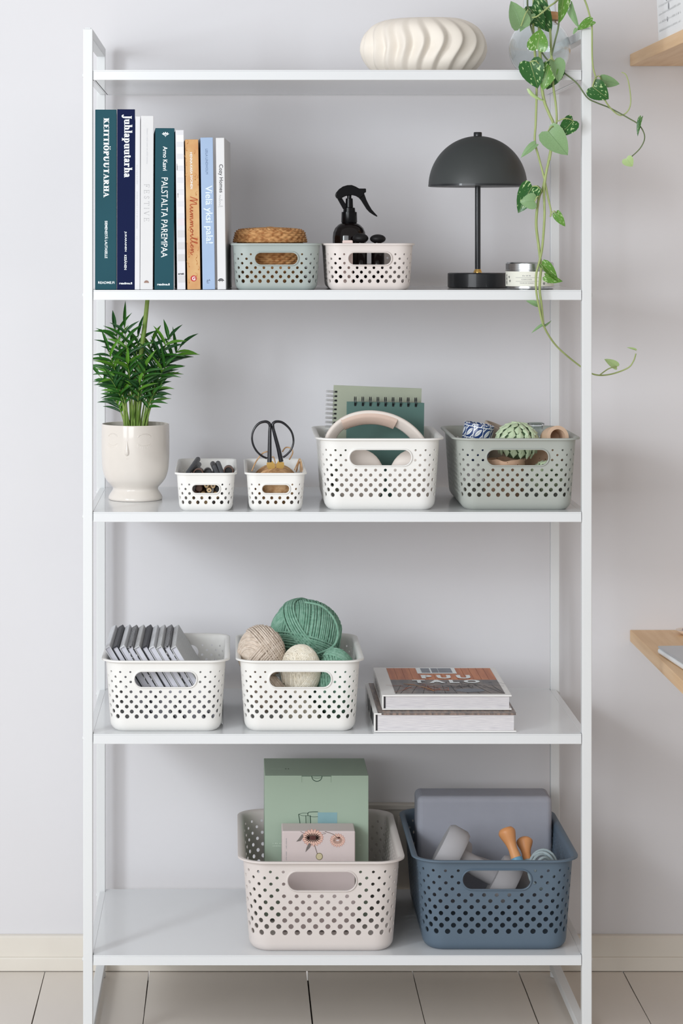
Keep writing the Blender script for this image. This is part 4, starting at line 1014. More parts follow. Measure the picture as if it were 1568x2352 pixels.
for i in range(10):
    top = Vector((x_top+pitch*i, 0, 0)); bx = top.x+math.sin(lean)*HB
    t = thing('notebook', words[i], 'notebook', (bx, 0.040+0.002*((i*7) % 3), fz3+0.0008+TK*math.sin(lean)*0), (0, -lean, 0), 'notebooks leaning in the white basket')
    # local: z runs up the notebook, x is thickness; shift so the low corner touches the basket floor
    mb = MB(); c = 0.0013; w = TK-0.0006
    mb.box(0, c, 0, LB, 0, HB); mb.box(w-c, w, 0, LB, 0, HB); mb.box(0.0004, w-0.0004, -0.0002, LB+.0002, HB-c, HB+0.0006)
    mb.build('cover', kinds[i], t, bevel=0.0004)
    MB().box(c+0.0001, w-c-0.0001, 0.003, LB-0.003, 0.0035, HB-c-0.0002).build('page_block', M('grey_paper', (206, 206, 214), 0.8, var=0.04, scale=600, stretch=(30, 1, 1)), t)

# ------------------------------------------------------------------ yarn
def yarn(label, cpx, cpy, y, rx, ry, rz, mat, r, layers, seed, seg=46, loose=()):
    c = P(cpx, cpy, y); zf = c.z-rz
    t = thing('yarn_ball', label, 'yarn', (c.x, y, zf), group='yarn balls in the white basket')
    wound((0, 0, rz), rx, ry, rz, r, layers, seed, seg, 5).build('yarn_winding', mat, t, smooth=80)
    for pts in loose:
        MB().tube([v-Vector((c.x, y, zf)) for v in smooth_pts([P(a, b, yy) for a, b, yy in pts], 6)], r*1.05, 6).build('loose_strand', mat, t, smooth=70)
    return t
YK_ = dict(bump=0.6, bscale=900)
m_yg = M('mint_green_wool', (116, 160, 138), 0.9, c2=(144, 184, 164), scale=160, **YK_)
m_yb = M('oatmeal_wool', (200, 184, 168), 0.9, c2=(222, 208, 194), scale=160, **YK_)
m_yc = M('cream_wool', (240, 231, 212), 0.9, c2=(250, 244, 230), scale=160, **YK_)
yarn('large mint green yarn ball on top of the others', 701, 1452, 0.185, 0.0628, 0.052, 0.0555, m_yg, 0.0020,
     [((.15, .95, .3), -.9, .9, 20, .94), ((.93, .1, -.18), -.8, .95, 29, .985), ((.25, .35, .9), -.72, -.28, 7, 1.025), ((.75, -.35, .55), .05, .42, 6, 1.04)], 1, 52,
     [[(700, 1383, .128), (738, 1392, .125), (766, 1420, .13), (776, 1455, .13), (764, 1485, .125), (728, 1502, .12)]])
yarn('oatmeal beige yarn ball at the left of the basket', 599, 1500, 0.09, 0.0400, 0.043, 0.0460, m_yb, 0.0019,
     [((.5, .8, .3), -.9, .9, 16, .95), ((-.62, .25, .62), -.92, .1, 13, .99), ((.75, .2, .62), .06, .92, 10, 1.0)], 2)
yarn('oatmeal beige yarn ball low down, seen through the left of the handle', 612, 1592, 0.075, 0.034, 0.034, 0.0315, m_yb, 0.00165, [((.8, .2, .5), -.9, .9, 24, .97)], 12, 36)
yarn('cream yarn ball showing in the middle of the yarn basket', 690, 1540, 0.070, 0.0335, 0.03, 0.0430, m_yc, 0.0008,
     [((1, .15, .12), -.95, .95, 46, .985), ((.85, .5, .4), -.8, .8, 30, 1.0), ((.6, .6, -.5), -.3, .7, 18, 1.01)], 3)
yarn('small mint green yarn ball at the right of the basket', 772, 1568, 0.085, 0.0335, 0.04, 0.0575, m_yg, 0.00165,
     [((.1, .95, .3), -.9, .9, 16, .95), ((.95, .2, .1), -.9, .9, 24, .985), ((.3, .4, .85), .45, .8, 7, 1.02)], 4)
yarn('mint green yarn ball low at the back, glimpsed through the holes', 730, 1590, 0.20, 0.05, 0.05, 0.036, m_yg, 0.0018, [((.9, .2, .4), -.9, .9, 26, .98)], 8, 36)

yarn('cream yarn ball at the bottom, glimpsed through the holes', 690, 1641, 0.070, 0.031, 0.03, 0.0255, m_yc, 0.0009, [((1, .15, .12), -.95, .95, 34, .985), ((.6, .6, -.5), -.6, .7, 18, 1.0)], 13, 36)
# ------------------------------------------------------------------ two books lying on the fourth shelf
z4 = ZS[3]+0.0004
m_bw = M('white_hardcover', (232, 231, 229), 0.4, var=0.01, coat=0.1)
def lying(label, x0px, x1px, yf, L, z, th, mat, top_mat=None):
    s = S(yf); x0, x1 = P(x0px, 0, yf).x, P(x1px, 0, yf).x; w = x1-x0
    t = thing('book', label, 'book', (x0, yf, z), group='books lying on the fourth shelf')
    c = 0.0026
    mb = MB(); mb.box(0, c, 0, L, c, th-c); mb.box(0, w, 0, L, 0, c); mb.box(0, w, 0, L, th-c, th)
    mb.build('cover', mat, t, bevel=0.0008)
    pb = MB().box(c+0.0003, w-0.004, 0.0035, L-0.0035, c+0.0001, th-c-0.0001).build('page_block', M('layered_paper', (224, 221, 222), 0.8, c2=(196, 193, 198), scale=14, stretch=(3, 1, 130)), t)
    MB().box(c+0.0003, c+0.003, 0.0028, 0.0034, c, th-c).build('headband', m_txtk, t)
    return t, w
tb, wb = lying('lower thick book with a dark photo cover and white spine', 859, 1186, 0.011, 0.275, z4, 0.0315, m_bw)
tu, wu = lying('upper book with an orange timber house cover titled PUU TALO', 877.5, 1175, 0.032, 0.262, z4+0.0326, 0.0250, m_bw)
zt_ = 0.0250
def quad(t, name, x0, x1, y0, y1, z, mat): return flat(name, ([(x0, y0), (x1, y0), (x1, y1), (x0, y1)], [(0, 1, 2, 3)]), (0, 0, z), (1,0,0), (0,1,0), mat, t)
m_timber = M('orange_timber_print', (180, 98, 48), 0.4, c2=(204, 122, 66), scale=16, stretch=(6, 0.6, 1))
m_deck = M('dark_deck_print', (92, 90, 92), 0.4, c2=(128, 118, 112), scale=22, stretch=(3, 0.8, 1))
m_gl = M('dark_window_print', (66, 76, 90), 0.3, c2=(104, 112, 124), scale=30)
m_ln = M('black_line_print', (44, 42, 44), 0.5)
ix0, ix1 = wu*.105, wu*.955; iy0, iy1 = 0.012, 0.254
quad(tu, 'cover_photo', ix0, ix1, iy0+0.128, iy1, zt_+0.0003, m_timber)
quad(tu, 'cover_photo', ix0, ix1, iy0, iy0+0.128, zt_+0.0003, m_deck)
for k in range(1, 14):
    x = ix0+(ix1-ix0)*k/14; quad(tu, 'board_line', x, x+0.0006, iy0+0.128, iy1, zt_+0.0005, M('timber_line', (150, 78, 38), 0.5))
for k in range(1, 13):
    x = ix0+(ix1-ix0)*k/13; VF = ribbon2d([(max(ix0+.001, min(ix1-.001, x+(x-wu/2)*.35)), iy0), (x, iy0+0.075)], 0.0008, None, 1); flat('board_line', VF, (0, 0, zt_+0.0005), (1,0,0), (0,1,0), m_ln, tu)
wx = ix0+(ix1-ix0)*.28; wx2 = ix0+(ix1-ix0)*.655
quad(tu, 'window_frame_print', wx, wx2, 0.198, iy1, zt_+0.0006, m_txtw)
for a, b in ((.12, .34), (.38, .55), (.56, .90)): quad(tu, 'window_pane_print', wx+(wx2-wx)*a, wx+(wx2-wx)*b, 0.206, iy1-0.004, zt_+0.0008, m_gl)
rnd = random.Random(9); VF = ([], [])
for k in range(26):
    x = rnd.uniform(ix0+.01, ix0+.095); y = rnd.uniform(iy0+.03, iy0+.085); ribbon2d([(x, y), (x+rnd.uniform(-.012, .014), y+rnd.uniform(-.016, .012)), (x+rnd.uniform(-.03, .03), y+rnd.uniform(-.02, .02))], .0011, VF, 3)
flat('plants_print', VF, (0, 0, zt_+0.0007), (1,0,0), (0,1,0), M('rose_print', (176, 112, 90), 0.5), tu)['kind'] = 'stuff'
VF = ([], [])
for k in range(26):
    x = rnd.uniform(ix1-.09, ix1-.01); y = rnd.uniform(iy0+.05, iy0+.10); ribbon2d([(x, y), (x+rnd.uniform(-.012, .014), y+rnd.uniform(-.012, .012)), (x+rnd.uniform(-.03, .03), y+rnd.uniform(-.012, .012))], .0009, VF, 3)
flat('plants_print', VF, (0, 0, zt_+0.0007), (1,0,0), (0,1,0), M('slate_line_print', (62, 66, 72), 0.5), tu)['kind'] = 'stuff'
VF = disc2d(ix1-.055, iy0+.028, .024, .016, ([], []), 20); flat('basket_print', VF, (0, 0, zt_+0.0006), (1,0,0), (0,1,0), m_gl, tu)
VF = ribbon2d([(ix0+.02, iy0+.09), (ix0+.05, iy0+.06), (ix0+.066, iy0+.02)], .0016); flat('broom_print', VF, (0, 0, zt_+0.0008), (1,0,0), (0,1,0), M('amber_print', (214, 150, 70), 0.5), tu)
tl = (ix1-ix0)
flat('title_print', font2d('P U U', 0.055), (ix0+tl*.30, 0.148, zt_+0.0010), (1,0,0), (0,1,0), m_txtw, tu, tl*.465, 0.034)
flat('title_print', font2d('T A L O', 0.05), (ix0+tl*.20, 0.106, zt_+0.0010), (1,0,0), (0,1,0), m_txtw, tu, tl*.63, 0.030)
flat('author_print', dashes(0, 60, 21), (ix0+tl*.33, iy0+0.008, zt_+0.0010), (1,0,0), (0,1,0), m_txtg, tu, tl*.36, 0.003)
# spine prints
flat('spine_print', font2d('PUUTALO', 0.0), (-0.0003, 0.20, 0.006), (0,-1,0), (0,0,1), m_txtg, tu, 0.13, 0.012)
# dark photo on the lower cover and bars on its spine
m_phot = M('dark_photo_print', (92, 84, 82), 0.35, c2=(150, 128, 116), scale=40, stretch=(5, 1, 1))
quad(tb, 'cover_photo', 0.006, wb-0.0005, 0.0006, 0.274, 0.0315+0.0003, m_phot)
flat('cover_edge_print', ([(0.012, 0.0288), (wb-.001, 0.0288), (wb-.001, 0.0316), (0.012, 0.0316)], [(0, 1, 2, 3)]), (0, -0.0003, 0), (1,0,0), (0,0,1), m_phot, tb)
for a, b in ((.02, .05), (.06, .10), (.105, .108), (.135, .165), (.19, .20)):
    flat('spine_bar', ([(a, .006), (b, .006), (b, .027), (a, .027)], [(0, 1, 2, 3)]), (-0.0003, 0.0, 0), (0,1,0), (0,0,1), m_txtk, tb)

# ------------------------------------------------------------------ boxes in the large pink basket
fz4 = ZS[4]+0.0028
m_gbox = M('mint_card', (164, 182, 164), 0.55, var=0.02, scale=6); m_gline = M('dark_green_line', (46, 72, 58), 0.6)
yg = 0.205; s = S(yg); xg = P(727, 0, yg).x
gb = thing('carton_box', 'tall mint green carton box with a drawing of glasses', 'box', (xg, yg, fz4), group='boxes in the pink basket')
wg = 238*s; hg = ZC+(CY-1781.5)*s-fz4; dg_ = 0.142
MB().box(-wg/2, wg/2, 0, dg_, 0, hg).build('carton', m_gbox, gb, bevel=0.0008)
def G_(px, py): return ((px-727)*s, hg-(py-1781.5)*s)
def gl(name, VF, mat, off=-0.0003): return flat(name, VF, (0, off, 0), (1,0,0), (0,0,1), mat, gb)
VF = ([], [])
for pts, w in (([(685.5, 1870), (689, 1893)], 1.6), ([(702, 1873), (702.5, 1893)], 1.4), ([(707, 1868), (707, 1890)], .5), ([(712, 1873), (713, 1893)], 2.0), ([(685.5, 1870), (695, 1873.5), (708, 1873)], .8), ([(686, 1870), (695, 1867.5), (708, 1868)], .8),
               ([(707, 1873), (707, 1867), (714, 1865), (730, 1864.5)], 1.4), ([(707, 1873), (718, 1876), (730, 1875.6)], .9)):
    ribbon2d([G_(a, b) for a, b in pts], w*s, VF, 4)
gl('glass_drawing', VF, m_gline)['kind'] = 'stuff'
gl('blue_patch', poly2d([G_(729.5, 1893), G_(774, 1893), G_(774, 1866), G_(729.5, 1866)], ([], [])), M('pale_blue_print', (136, 172, 178), 0.5))
for a, b in ((692.5, 760.5), ): gl('flap_edge', ribbon2d([G_(a, 1782.3), G_(b, 1782.3)], 1.2*s, None, 1), m_gline)
for x in (692.8, 760): gl('flap_edge', ribbon2d([G_(x, 1782.3), G_(x, 1797)], .7*s, None, 1), M('mint_shade', (128, 150, 130), 0.6))
gl('thumb_notch', ring2d(*G_(727.5, 1782.8), 12.5*s, 12.5*s, 11.0*s, 11.0*s, 180, 360, ([], [])), m_gline)
gl('thumb_notch', ribbon2d([G_(716, 1785.5), G_(727.5, 1787.5), G_(739, 1785.5)], .8*s, None, 3), m_gline)
m_gtxt = M('pale_mint_print', (196, 212, 196), 0.6)
for y_ in (1935, 1941): gl('box_text', dashes(0, 30, y_), m_gtxt) if False else flat('box_text', dashes(0, 30, y_), (G_(626, 0)[0], -0.0003, G_(0, y_+3)[1]), (1,0,0), (0,0,1), m_gtxt, gb, 40*s, 2.6*s)
flat('box_text', ring2d(0, 0, 1, 1, .7, .7, 0, 360, ([], []), 4), (G_(823, 0)[0], -0.0003, G_(0, 1944)[1]), (1,0,0), (0,0,1), m_gtxt, gb, 6*s, 6*s)
flat('top_print', dashes(0, 30, 77), (G_(622, 0)[0], 0.05, hg+0.0003), (1,0,0), (0,1,0), m_gtxt, gb, 30*s, 0.004)
for x in (656, 662): flat('top_print', disc2d(0, 0, 1, 1, ([], []), 8), (G_(x, 0)[0], 0.05, hg+0.0003), (1,0,0), (0,1,0), m_gline, gb, 3.4*s, 0.006)
yp = 0.135; s2 = S(yp); xp = P(731.5, 0, yp).x
m_fbox = M('blush_card', (214, 200, 198), 0.55, var=0.01)
fb = thing('carton_box', 'short blush pink carton with a flower drawing, before the green box', 'box', (xp, yp, fz4), group='boxes in the pink basket')
wf = 168*s2; hf = ZC+(CY-1909)*s2-fz4
MB().box(-wf/2, wf/2, 0, 0.058, 0, hf).build('carton', m_fbox, fb, bevel=0.002, seg=3)
def F_(px, py): return ((px-731.5)*s2, hf-(py-1909)*s2)
def fl_(name, VF, mat, off=-0.0003): return flat(name, VF, (0, off, 0), (1,0,0), (0,0,1), mat, fb)
m_pet = M('peach_petal_print', (228, 188, 172), 0.6); m_petl = M('rose_line_print', (190, 136, 124), 0.6); m_brn = M('brown_print', (88, 52, 48), 0.6); m_lf = M('grey_leaf_print', (120, 112, 108), 0.6); m_stem = M('stem_print', (106, 92, 84), 0.6)
def daisy(cx, cy, r, n, squash, rot, ctr=True, lim=None):
    ln = ([], []); pt_ = ([], [])
    for k in range(n):
        a = 2*PI*k/n+rot
        for VF, rr, w_, l_ in ((ln, r, .15, .40), (pt_, r, .115, .365)):
            x, z = F_(cx+math.cos(a)*rr*.60, cy-math.sin(a)*rr*.60*squash); x = min(x, wf/2-.003)
            disc2d(x, min(z, hf-.0016), rr*l_*s2, rr*w_*s2, VF, 10, math.atan2(math.sin(a)*squash, math.cos(a)))
    fl_('flower_print', ln, m_petl)['kind'] = 'stuff'; fl_('flower_print', pt_, m_pet, -0.0005)['kind'] = 'stuff'
    if ctr: x, z = F_(cx, cy); fl_('flower_print', disc2d(x, z, r*.30*s2, r*.2*s2, ([], []), 16), m_brn, -0.0007)
daisy(718, 1924, 25, 20, .72, .1)
daisy(775, 1930, 18, 18, .85, .4, False)
x, z = F_(778, 1924); fl_('flower_print', disc2d(x, z, 3.2*s2, 2.4*s2, ([], []), 10), m_brn, -0.0007)
for pts, w in (([(722, 1941), (729, 1963)], 1.2), ([(746, 1909.6), (765, 1916), (774, 1924)], 1.1), ([(690, 1909.6), (700, 1915)], .9), ([(740, 1911), (748, 1914), (738, 1916)], .7)): fl_('stem_print', ribbon2d([F_(a, b) for a, b in pts], w*s2, None, 4), m_stem, -0.0006)
for pts in ([(694, 1915), (686, 1926), (680, 1933), (690, 1931), (697, 1922)], [(709, 1936), (704, 1946), (701, 1957), (711, 1947), (715, 1938)]): fl_('leaf_print', poly2d([F_(a, b) for a, b in pts], ([], [])), m_lf, -0.0006)
x, z = F_(733, 1967); fl_('bud_print', disc2d(x, z, 8*s2, 8.4*s2, ([], []), 16), M('olive_line', (128, 118, 88), .6), -0.0005); fl_('bud_print', disc2d(x, z, 6.6*s2, 7*s2, ([], []), 16), M('bud_cream', (208, 196, 160), .6), -0.0007)
flat('side_text', dashes(0, 26, 31), (F_(658, 0)[0], -0.0004, F_(0, 1976)[1]), (0,0,1), (-1,0,0), m_txtg, fb, 20*s2, 1.8*s2); flat('side_text', dashes(0, 26, 32), (F_(658, 0)[0], -0.0004, F_(0, 1949)[1]), (0,0,1), (-1,0,0), m_txtg, fb, 24*s2, 1.8*s2)
flat('brand_text', font2d('P E T A L', 0.0), (F_(718, 0)[0], -0.0004, F_(0, 2050)[1]), (1,0,0), (0,0,1), m_brn, fb, 33*s2, 5*s2)

# ------------------------------------------------------------------ sports things in the large blue basket
m_foam = M('grey_foam', (164, 166, 177), 0.75, var=0.02, bump=0.15, bscale=500)
yb = 0.262; s = S(yb); xb_ = P(1113, 0, yb).x
hbk = ZC+(CY-1830)*s-fz4
o = MB().box(-0.118, 0.118, 0, 0.075, 0, hbk).build('yoga_block', m_foam, bevel=0.010, seg=5); o.location = (xb_, yb, fz4); tag(o, 'large pale grey foam yoga block at the back of the blue basket', 'yoga block')
m_db = M('grey_vinyl', (172, 170, 173), 0.6, var=0.02, bump=0.05, bscale=400)
def dumbbell(label, c, ax, L, R, hw):
    ax = Vector(ax).normalized(); qn = ax.to_track_quat('Z', 'Y')
    t = thing('dumbbell', label, 'dumbbell', c, qn.to_euler(), 'dumbbells in the blue basket')
    for sg in (-1, 1):
        z = sg*(L/2-hw/2); mb = MB()
        mb.lathe([(R*.55, z-hw/2), (R*.90, z-hw/2), (R, z-hw*.32), (R, z+hw*.32), (R*.90, z+hw/2), (R*.55, z+hw/2)], 40)
        mb.build('head', m_db, t, smooth=50)
    MB().lathe([(0.0135, -L/2+hw), (0.0155, -L/4), (0.0165, 0), (0.0155, L/4), (0.0135, L/2-hw)], 24).build('grip', m_db, t, smooth=50)
    return t
dumbbell('grey dumbbell raised at the left with its end up', P(1064, 1972, 0.12)+Vector((0.022, 0, -0.014)), (-.86, 0.12, .46), 0.140, 0.044, 0.037)
dumbbell('grey dumbbell lying low behind the raised one', P(1120, 1990, 0.185)+Vector((0.0, 0, -0.005)), (.92, .05, -.32), 0.150, 0.036, 0.034)
m_hw = M('beech_handle', (206, 142, 92), 0.4, c2=(216, 158, 108), scale=20, stretch=(1, 1, .2)); m_hb = M('sky_blue_paint', (104, 156, 186), 0.4); m_hg = M('blue_grey_paint', (150, 162, 168), 0.4)
jr = thing('jump_rope', 'jump rope with turned wooden handles and blue grey cord', 'jump rope', P(1180, 1975, 0.10))
j0 = P(1180, 1975, 0.10)
def hand(a, b, k, mat):
    a, b = Vector(a)-j0, Vector(b)-j0; d = b-a; L = d.length; m4 = Matrix.Translation(a) @ d.to_track_quat('Z', 'Y').to_matrix().to_4x4()
    pr = [(0, 0), (.0085, 0), (.0095, L*.08), (.0085, L*.30), (.0078, L*.45), (.0095, L*.62), (.0135, L*.80), (.0145, L*.90), (.011, L*.98), (0, L)]
    pr = [(r*k, z) for r, z in pr]; pp2 = smooth_pts([(r, z, 0) for r, z in pr[1:-1]], 3)
    mb = MB().lathe([(0, 0)]+[(p.x, p.y) for p in pp2]+[(0, L)], 28); mb.xf(m4); h = mb.build('handle', m_hw, jr, smooth=60)
    mb = MB().lathe([(.0096*k, -0.0005), (.0104*k, L*.0), (.0104*k, L*.20), (.0092*k, L*.215)], 28); mb.xf(m4); mb.build('painted_band', mat, h, smooth=40)
hand(P(1192, 1990, .085), P(1160, 1902, .115), 1.0, m_hb); hand(P(1213, 1992, .10), P(1203, 1926, .135), .95, m_hg)
m_rope = M('blue_grey_cord', (158, 172, 176), 0.7, bump=0.4, bscale=700)
for i, (cx, cy, rx, rz, yy) in enumerate(((1247, 1998, 33, 46, .09), (1245, 2002, 26, 40, .082), (1250, 2004, 20, 34, .075), (1252, 2008, 14, 30, .07), (1244, 1998, 30, 40, .10))):
    pts = [P(cx+rx*math.cos(a), cy-rz*math.sin(a), yy+.012*math.sin(a+i))-j0 for a in [2*PI*k/28 for k in range(28)]]
    MB().tube(pts, 0.0027, 8, closed=True).build('cord_loop', m_rope, jr, smooth=70)
# ------------------------------------------------------------------ trailing plant
def leaf_mat(name, c, c2, spots):
    m = M(name, c, 0.38, c2=c2, scale=60, coat=0.1); nt, b = nodes_of(m)
    b.inputs['Subsurface Weight'].default_value = 0.0
    if spots:
        tc = nt.nodes.new('ShaderNodeTexCoord'); mp = nt.nodes.new('ShaderNodeMapping'); mp.inputs['Scale'].default_value = (1, 0.55, 1)
        nt.links.new(tc.outputs['Object'], mp.inputs[0])
        n = nt.nodes.new('ShaderNodeTexNoise'); n.inputs['Scale'].default_value = 9.5; n.inputs['Detail'].default_value = 1.5; n.inputs['Roughness'].default_value = 0.6
        nt.links.new(mp.outputs[0], n.inputs['Vector'])
        r = nt.nodes.new('ShaderNodeValToRGB'); r.color_ramp.elements[0].position = .60; r.color_ramp.elements[1].position = .63
        r.color_ramp.elements[0].color = (0, 0, 0, 1); r.color_ramp.elements[1].color = (1, 1, 1, 1)
        nt.links.new(n.outputs['Fac'], r.inputs[0]); mx = nt.nodes.new('ShaderNodeMixRGB'); mx.inputs[2].default_value = rgb((170, 196, 140))
        old = b.inputs['Base Color'].links[0].from_socket; nt.links.new(r.outputs[0], mx.inputs[0]); nt.links.new(old, mx.inputs[1]); nt.links.new(mx.outputs[0], b.inputs['Base Color'])
    return m
m_lfd = leaf_mat('dark_spotted_leaf', (36, 84, 36), (50, 104, 44), True)
m_lfg = leaf_mat('bright_spotted_leaf', (82, 130, 48), (98, 146, 58), True)
m_lfp = leaf_mat('pale_leaf_back', (118, 152, 104), (136, 168, 122), False)
m_lfy = leaf_mat('yellow_green_leaf', (158, 184, 122), (174, 196, 140), False)
m_vine = M('vine_green', (150, 164, 104), 0.5, c2=(164, 178, 120), scale=30); m_vined = M('dark_vine', (92, 106, 76), 0.5, c2=(112, 128, 88), scale=30)
tp = thing('trailing_plant', 'trailing silver spotted vine hanging from the glass vase', 'plant', (gx, YG, z1))
T0 = Vector((gx, YG, z1))
def heart(fold, bend, twist):
    half = [(0, .0), (.20, -.11), (.38, -.09), (.49, .06), (.5, .24), (.45, .44), (.34, .64), (.18, .84), (.0, 1)]
    vs = []; fs = []; n = len(half); cols = 7
    for i, (w, y) in enumerate(half):
        yc = (i/(n-1))
        for k in range(cols):
            u = (k-3)/3; x = w*u; yy = yc+(y-yc)*abs(u)**1.3
            z = fold*abs(x)**1.2-bend*(yy-.3)**2+twist*x*yy+0.012*math.sin(9*yy)*abs(u)
            vs.append((x, yy, z))
    for i in range(n-1):
        for k in range(cols-1): fs.append((i*cols+k, i*cols+k+1, (i+1)*cols+k+1, (i+1)*cols+k))
    mb = MB(); mb.add(vs, fs); me = mb.mesh('leaf', 80, merge=0.0001); return me
def add_leaf(base, tip, wpx, mat, y, tilt=0.0, fold=.25, bend=.25, twist=0.0, dy=0.0, stem=None):
    b, t = P(base[0], base[1], y), P(tip[0], tip[1], y+dy); Yv = t-b; L = Yv.length
    Yn = Yv.normalized(); Zn = Vector((0, -1, 0)); Zn = (Zn-Yn*Zn.dot(Yn)).normalized(); Xn = Yn.cross(Zn)
    R = Matrix.Rotation(tilt, 3, Yn); Xn = R @ Xn; Zn = R @ Zn
    W = wpx*S(y)/max(.35, math.cos(tilt))
    me = heart(fold, bend, twist); me.materials.append(mat)
    o = bpy.data.objects.new('leaf', me); col.objects.link(o); o.parent = tp
    m4 = Matrix.Identity(4)
    for c, v, sc_ in ((0, Xn, W), (1, Yn, L), (2, Zn, (L+W)/2)):
        m4[0][c], m4[1][c], m4[2][c] = v.x*sc_, v.y*sc_, v.z*sc_
    q_ = b-T0; m4[0][3], m4[1][3], m4[2][3] = q_.x, q_.y, q_.z
    o.matrix_local = m4
    rib = [(0, .02+.96*k/8, 0.006-bend*((.02+.96*k/8)-.3)**2) for k in range(9)]
    MB().tube([(x, y_, z) for x, y_, z in rib], [.014*(1-.8*k/8) for k in range(9)], 5).build('midrib', mat if mat in (m_lfp, m_lfy) else m_vine, o, smooth=60)
    if stem:
        s0, s1 = P(stem[0], stem[1], y)-T0, b-T0; mid = (s0+s1)/2+Vector((0, -.006, .004))
        MB().tube(smooth_pts([s0, mid, s1], 5), 0.0010, 6).build('leaf_stem', m_vine, tp, smooth=60)
def vine(pts, r0, r1, mat):
    p = smooth_pts([P(a, b, y)-T0 for a, b, y in pts], 7); n = len(p)
    MB().tube(p, [r0+(r1-r0)*i/(n-1) for i in range(n)], 8).build('vine', mat, tp, smooth=70)
yv = 0.02; fy = -0.012
vine([(1228, -30, .09), (1214, -20, .06), (1211, 10, .03), (1216, 47, yv), (1222, 73, .015), (1232, 98, .01), (1253, 133, .005), (1275, 150, .0), (1296, 168, -.005), (1325, 192, -.01), (1348, 224, -.012), (1370, 236, -.012), (1400, 248, -.012), (1444, 272, -.012), (1468, 288, -.012), (1480, 314, -.012), (1470, 340, -.012), (1445, 364, -.012)], .0016, .0009, m_vined)
vine([(1260, -40, .09), (1310, -50, .05), (1340, -5, .02), (1355, 40, .0), (1359, 62, -.008), (1360, 140, -.012), (1368, 178, -.014), (1388, 228, -.014), (1405, 252, -.012), (1425, 265, -.01), (1442, 254, -.01), (1448, 232, -.01), (1444, 194, -.01), (1437, 172, -.01), (1427, 166, -.01)], .0017, .0008, m_vine)
vine([(1236, -20, .10), (1238, 60, .04), (1239, 110, .01), (1242, 153, -.006), (1244, 199, -.012), (1250, 234, -.013), (1261, 262, -.013), (1271, 288, -.013), (1267, 328, -.013), (1260, 368, -.013), (1253, 402, -.013), (1249, 440, -.014), (1250, 497, -.014), (1245, 567, -.016), (1237, 606, -.016), (1231, 630, -.017), (1231, 668, -.017), (1238, 708, -.016), (1247, 745, -.006), (1266, 780, .012), (1290, 807, .03), (1332, 841, .05), (1364, 860, .055), (1400, 860, .05), (1440, 846, .05), (1454, 830, .05), (1460, 812, .05)], .0028, .0011, m_vine)
vine([(1250, -20, .10), (1262, 60, .05), (1266, 130, .0), (1270, 195, -.008), (1276, 240, -.012), (1278, 276, -.012), (1273, 300, -.013), (1268, 330, -.014), (1262, 368, -.014)], .0022, .0016, m_vine)
vine([(1226, -20, .09), (1224, 60, .03), (1228, 120, .005), (1231, 160, -.006), (1232, 208, -.012), (1230, 280, -.012), (1228, 324, -.012), (1237, 362, -.012), (1249, 408, -.012), (1258, 452, -.013), (1265, 486, -.013), (1263, 498, -.013)], .0021, .0015, m_vine)
vine([(1253, 400, -.010), (1247, 431, -.009), (1237, 455, -.010), (1231, 512, -.012), (1237, 567, -.013), (1242, 613, -.013), (1240, 640, -.014), (1239, 668, -.014), (1243, 700, -.013), (1247, 742, -.006)], .0024, .0020, m_vine)
vine([(1290, -10, .03), (1275, 5, .0), (1262, 14, -.004), (1248, 26, -.006), (1232, 38, -.006), (1222, 40, .0)], .0017, .0012, m_vine)
vine([(1284, 20, .02), (1282, 60, .0), (1275, 90, .0), (1266, 130, .0), (1262, 160, .0)], .0016, .0013, m_vined)
add_leaf((1196, 60), (1175, 1), 49, m_lfp, .0, .25, stem=(1212, 22))
add_leaf((1222, 14), (1268, 74), 58, m_lfd, .04, -.2)
add_leaf((1218, 22), (1250, 66), 44, m_lfd, .03, .3)
add_leaf((1294, -16), (1287, 54), 30, m_lfg, -.01, -.5)
add_leaf((1309, 10), (1327, 66), 15, m_lfp, .0, .9)
add_leaf((1360, 48), (1323, 68), 22, m_lfg, -.008, .5)
add_leaf((1324, 66), (1315, 79), 8, m_lfp, -.006, .5)
add_leaf((1219, 32), (1192, 72), 26, m_lfp, .015, .5)
add_leaf((1233, 113), (1241, 66), 47, m_lfg, -.012, -.25)
add_leaf((1216.5, 142), (1235, 203), 58, m_lfd, -.022, .1, fold=.12, stem=(1240, 150))
add_leaf((1270, 150), (1258, 206), 56, m_lfd, -.010, -.3)
add_leaf((1262, 152), (1245, 207), 44, m_lfg, -.020, .35)
add_leaf((1272, 140), (1285, 189), 38, m_lfp, -.028, -.5, fold=.5, stem=(1258, 139))
add_leaf((1360, 199), (1398, 228), 48, m_lfd, -.022, .1, fold=.1, stem=(1368, 178))
add_leaf((1380, 183), (1423, 194), 28, m_lfp, -.006, .3, stem=(1368, 178))
add_leaf((1316, 277), (1282, 314), 40, m_lfd, -.022, -.2, fold=.12, stem=(1279, 279))
add_leaf((1258, 301), (1304, 357), 58, m_lfp, -.018, .15, stem=(1272, 292))
add_leaf((1229, 331), (1195, 361), 17, m_lfp, -.016, .5)
add_leaf((1222, 428), (1189, 489), 48, m_lfd, -.018, .2, stem=(1244, 440))
add_leaf((1228, 462), (1194, 464), 38, m_lfp, -.026, .1, stem=(1237, 452))
add_leaf((1277, 489), (1297, 521), 20, m_lfg, -.014, .4, stem=(1264, 492))
add_leaf((1245, 607), (1283, 646), 25, m_lfg, -.022, -.5, fold=.4)
add_leaf((1252, 634), (1292, 648), 20, m_lfg, -.020, .5, fold=.4)
add_leaf((1234, 700), (1208, 690), 13, m_lfp, -.012, .4)
add_leaf((1248, 746), (1219, 764), 6, m_lfp, -.004, .9)
add_leaf((1248, 748), (1267, 737), 6, m_lfp, -.004, .9)
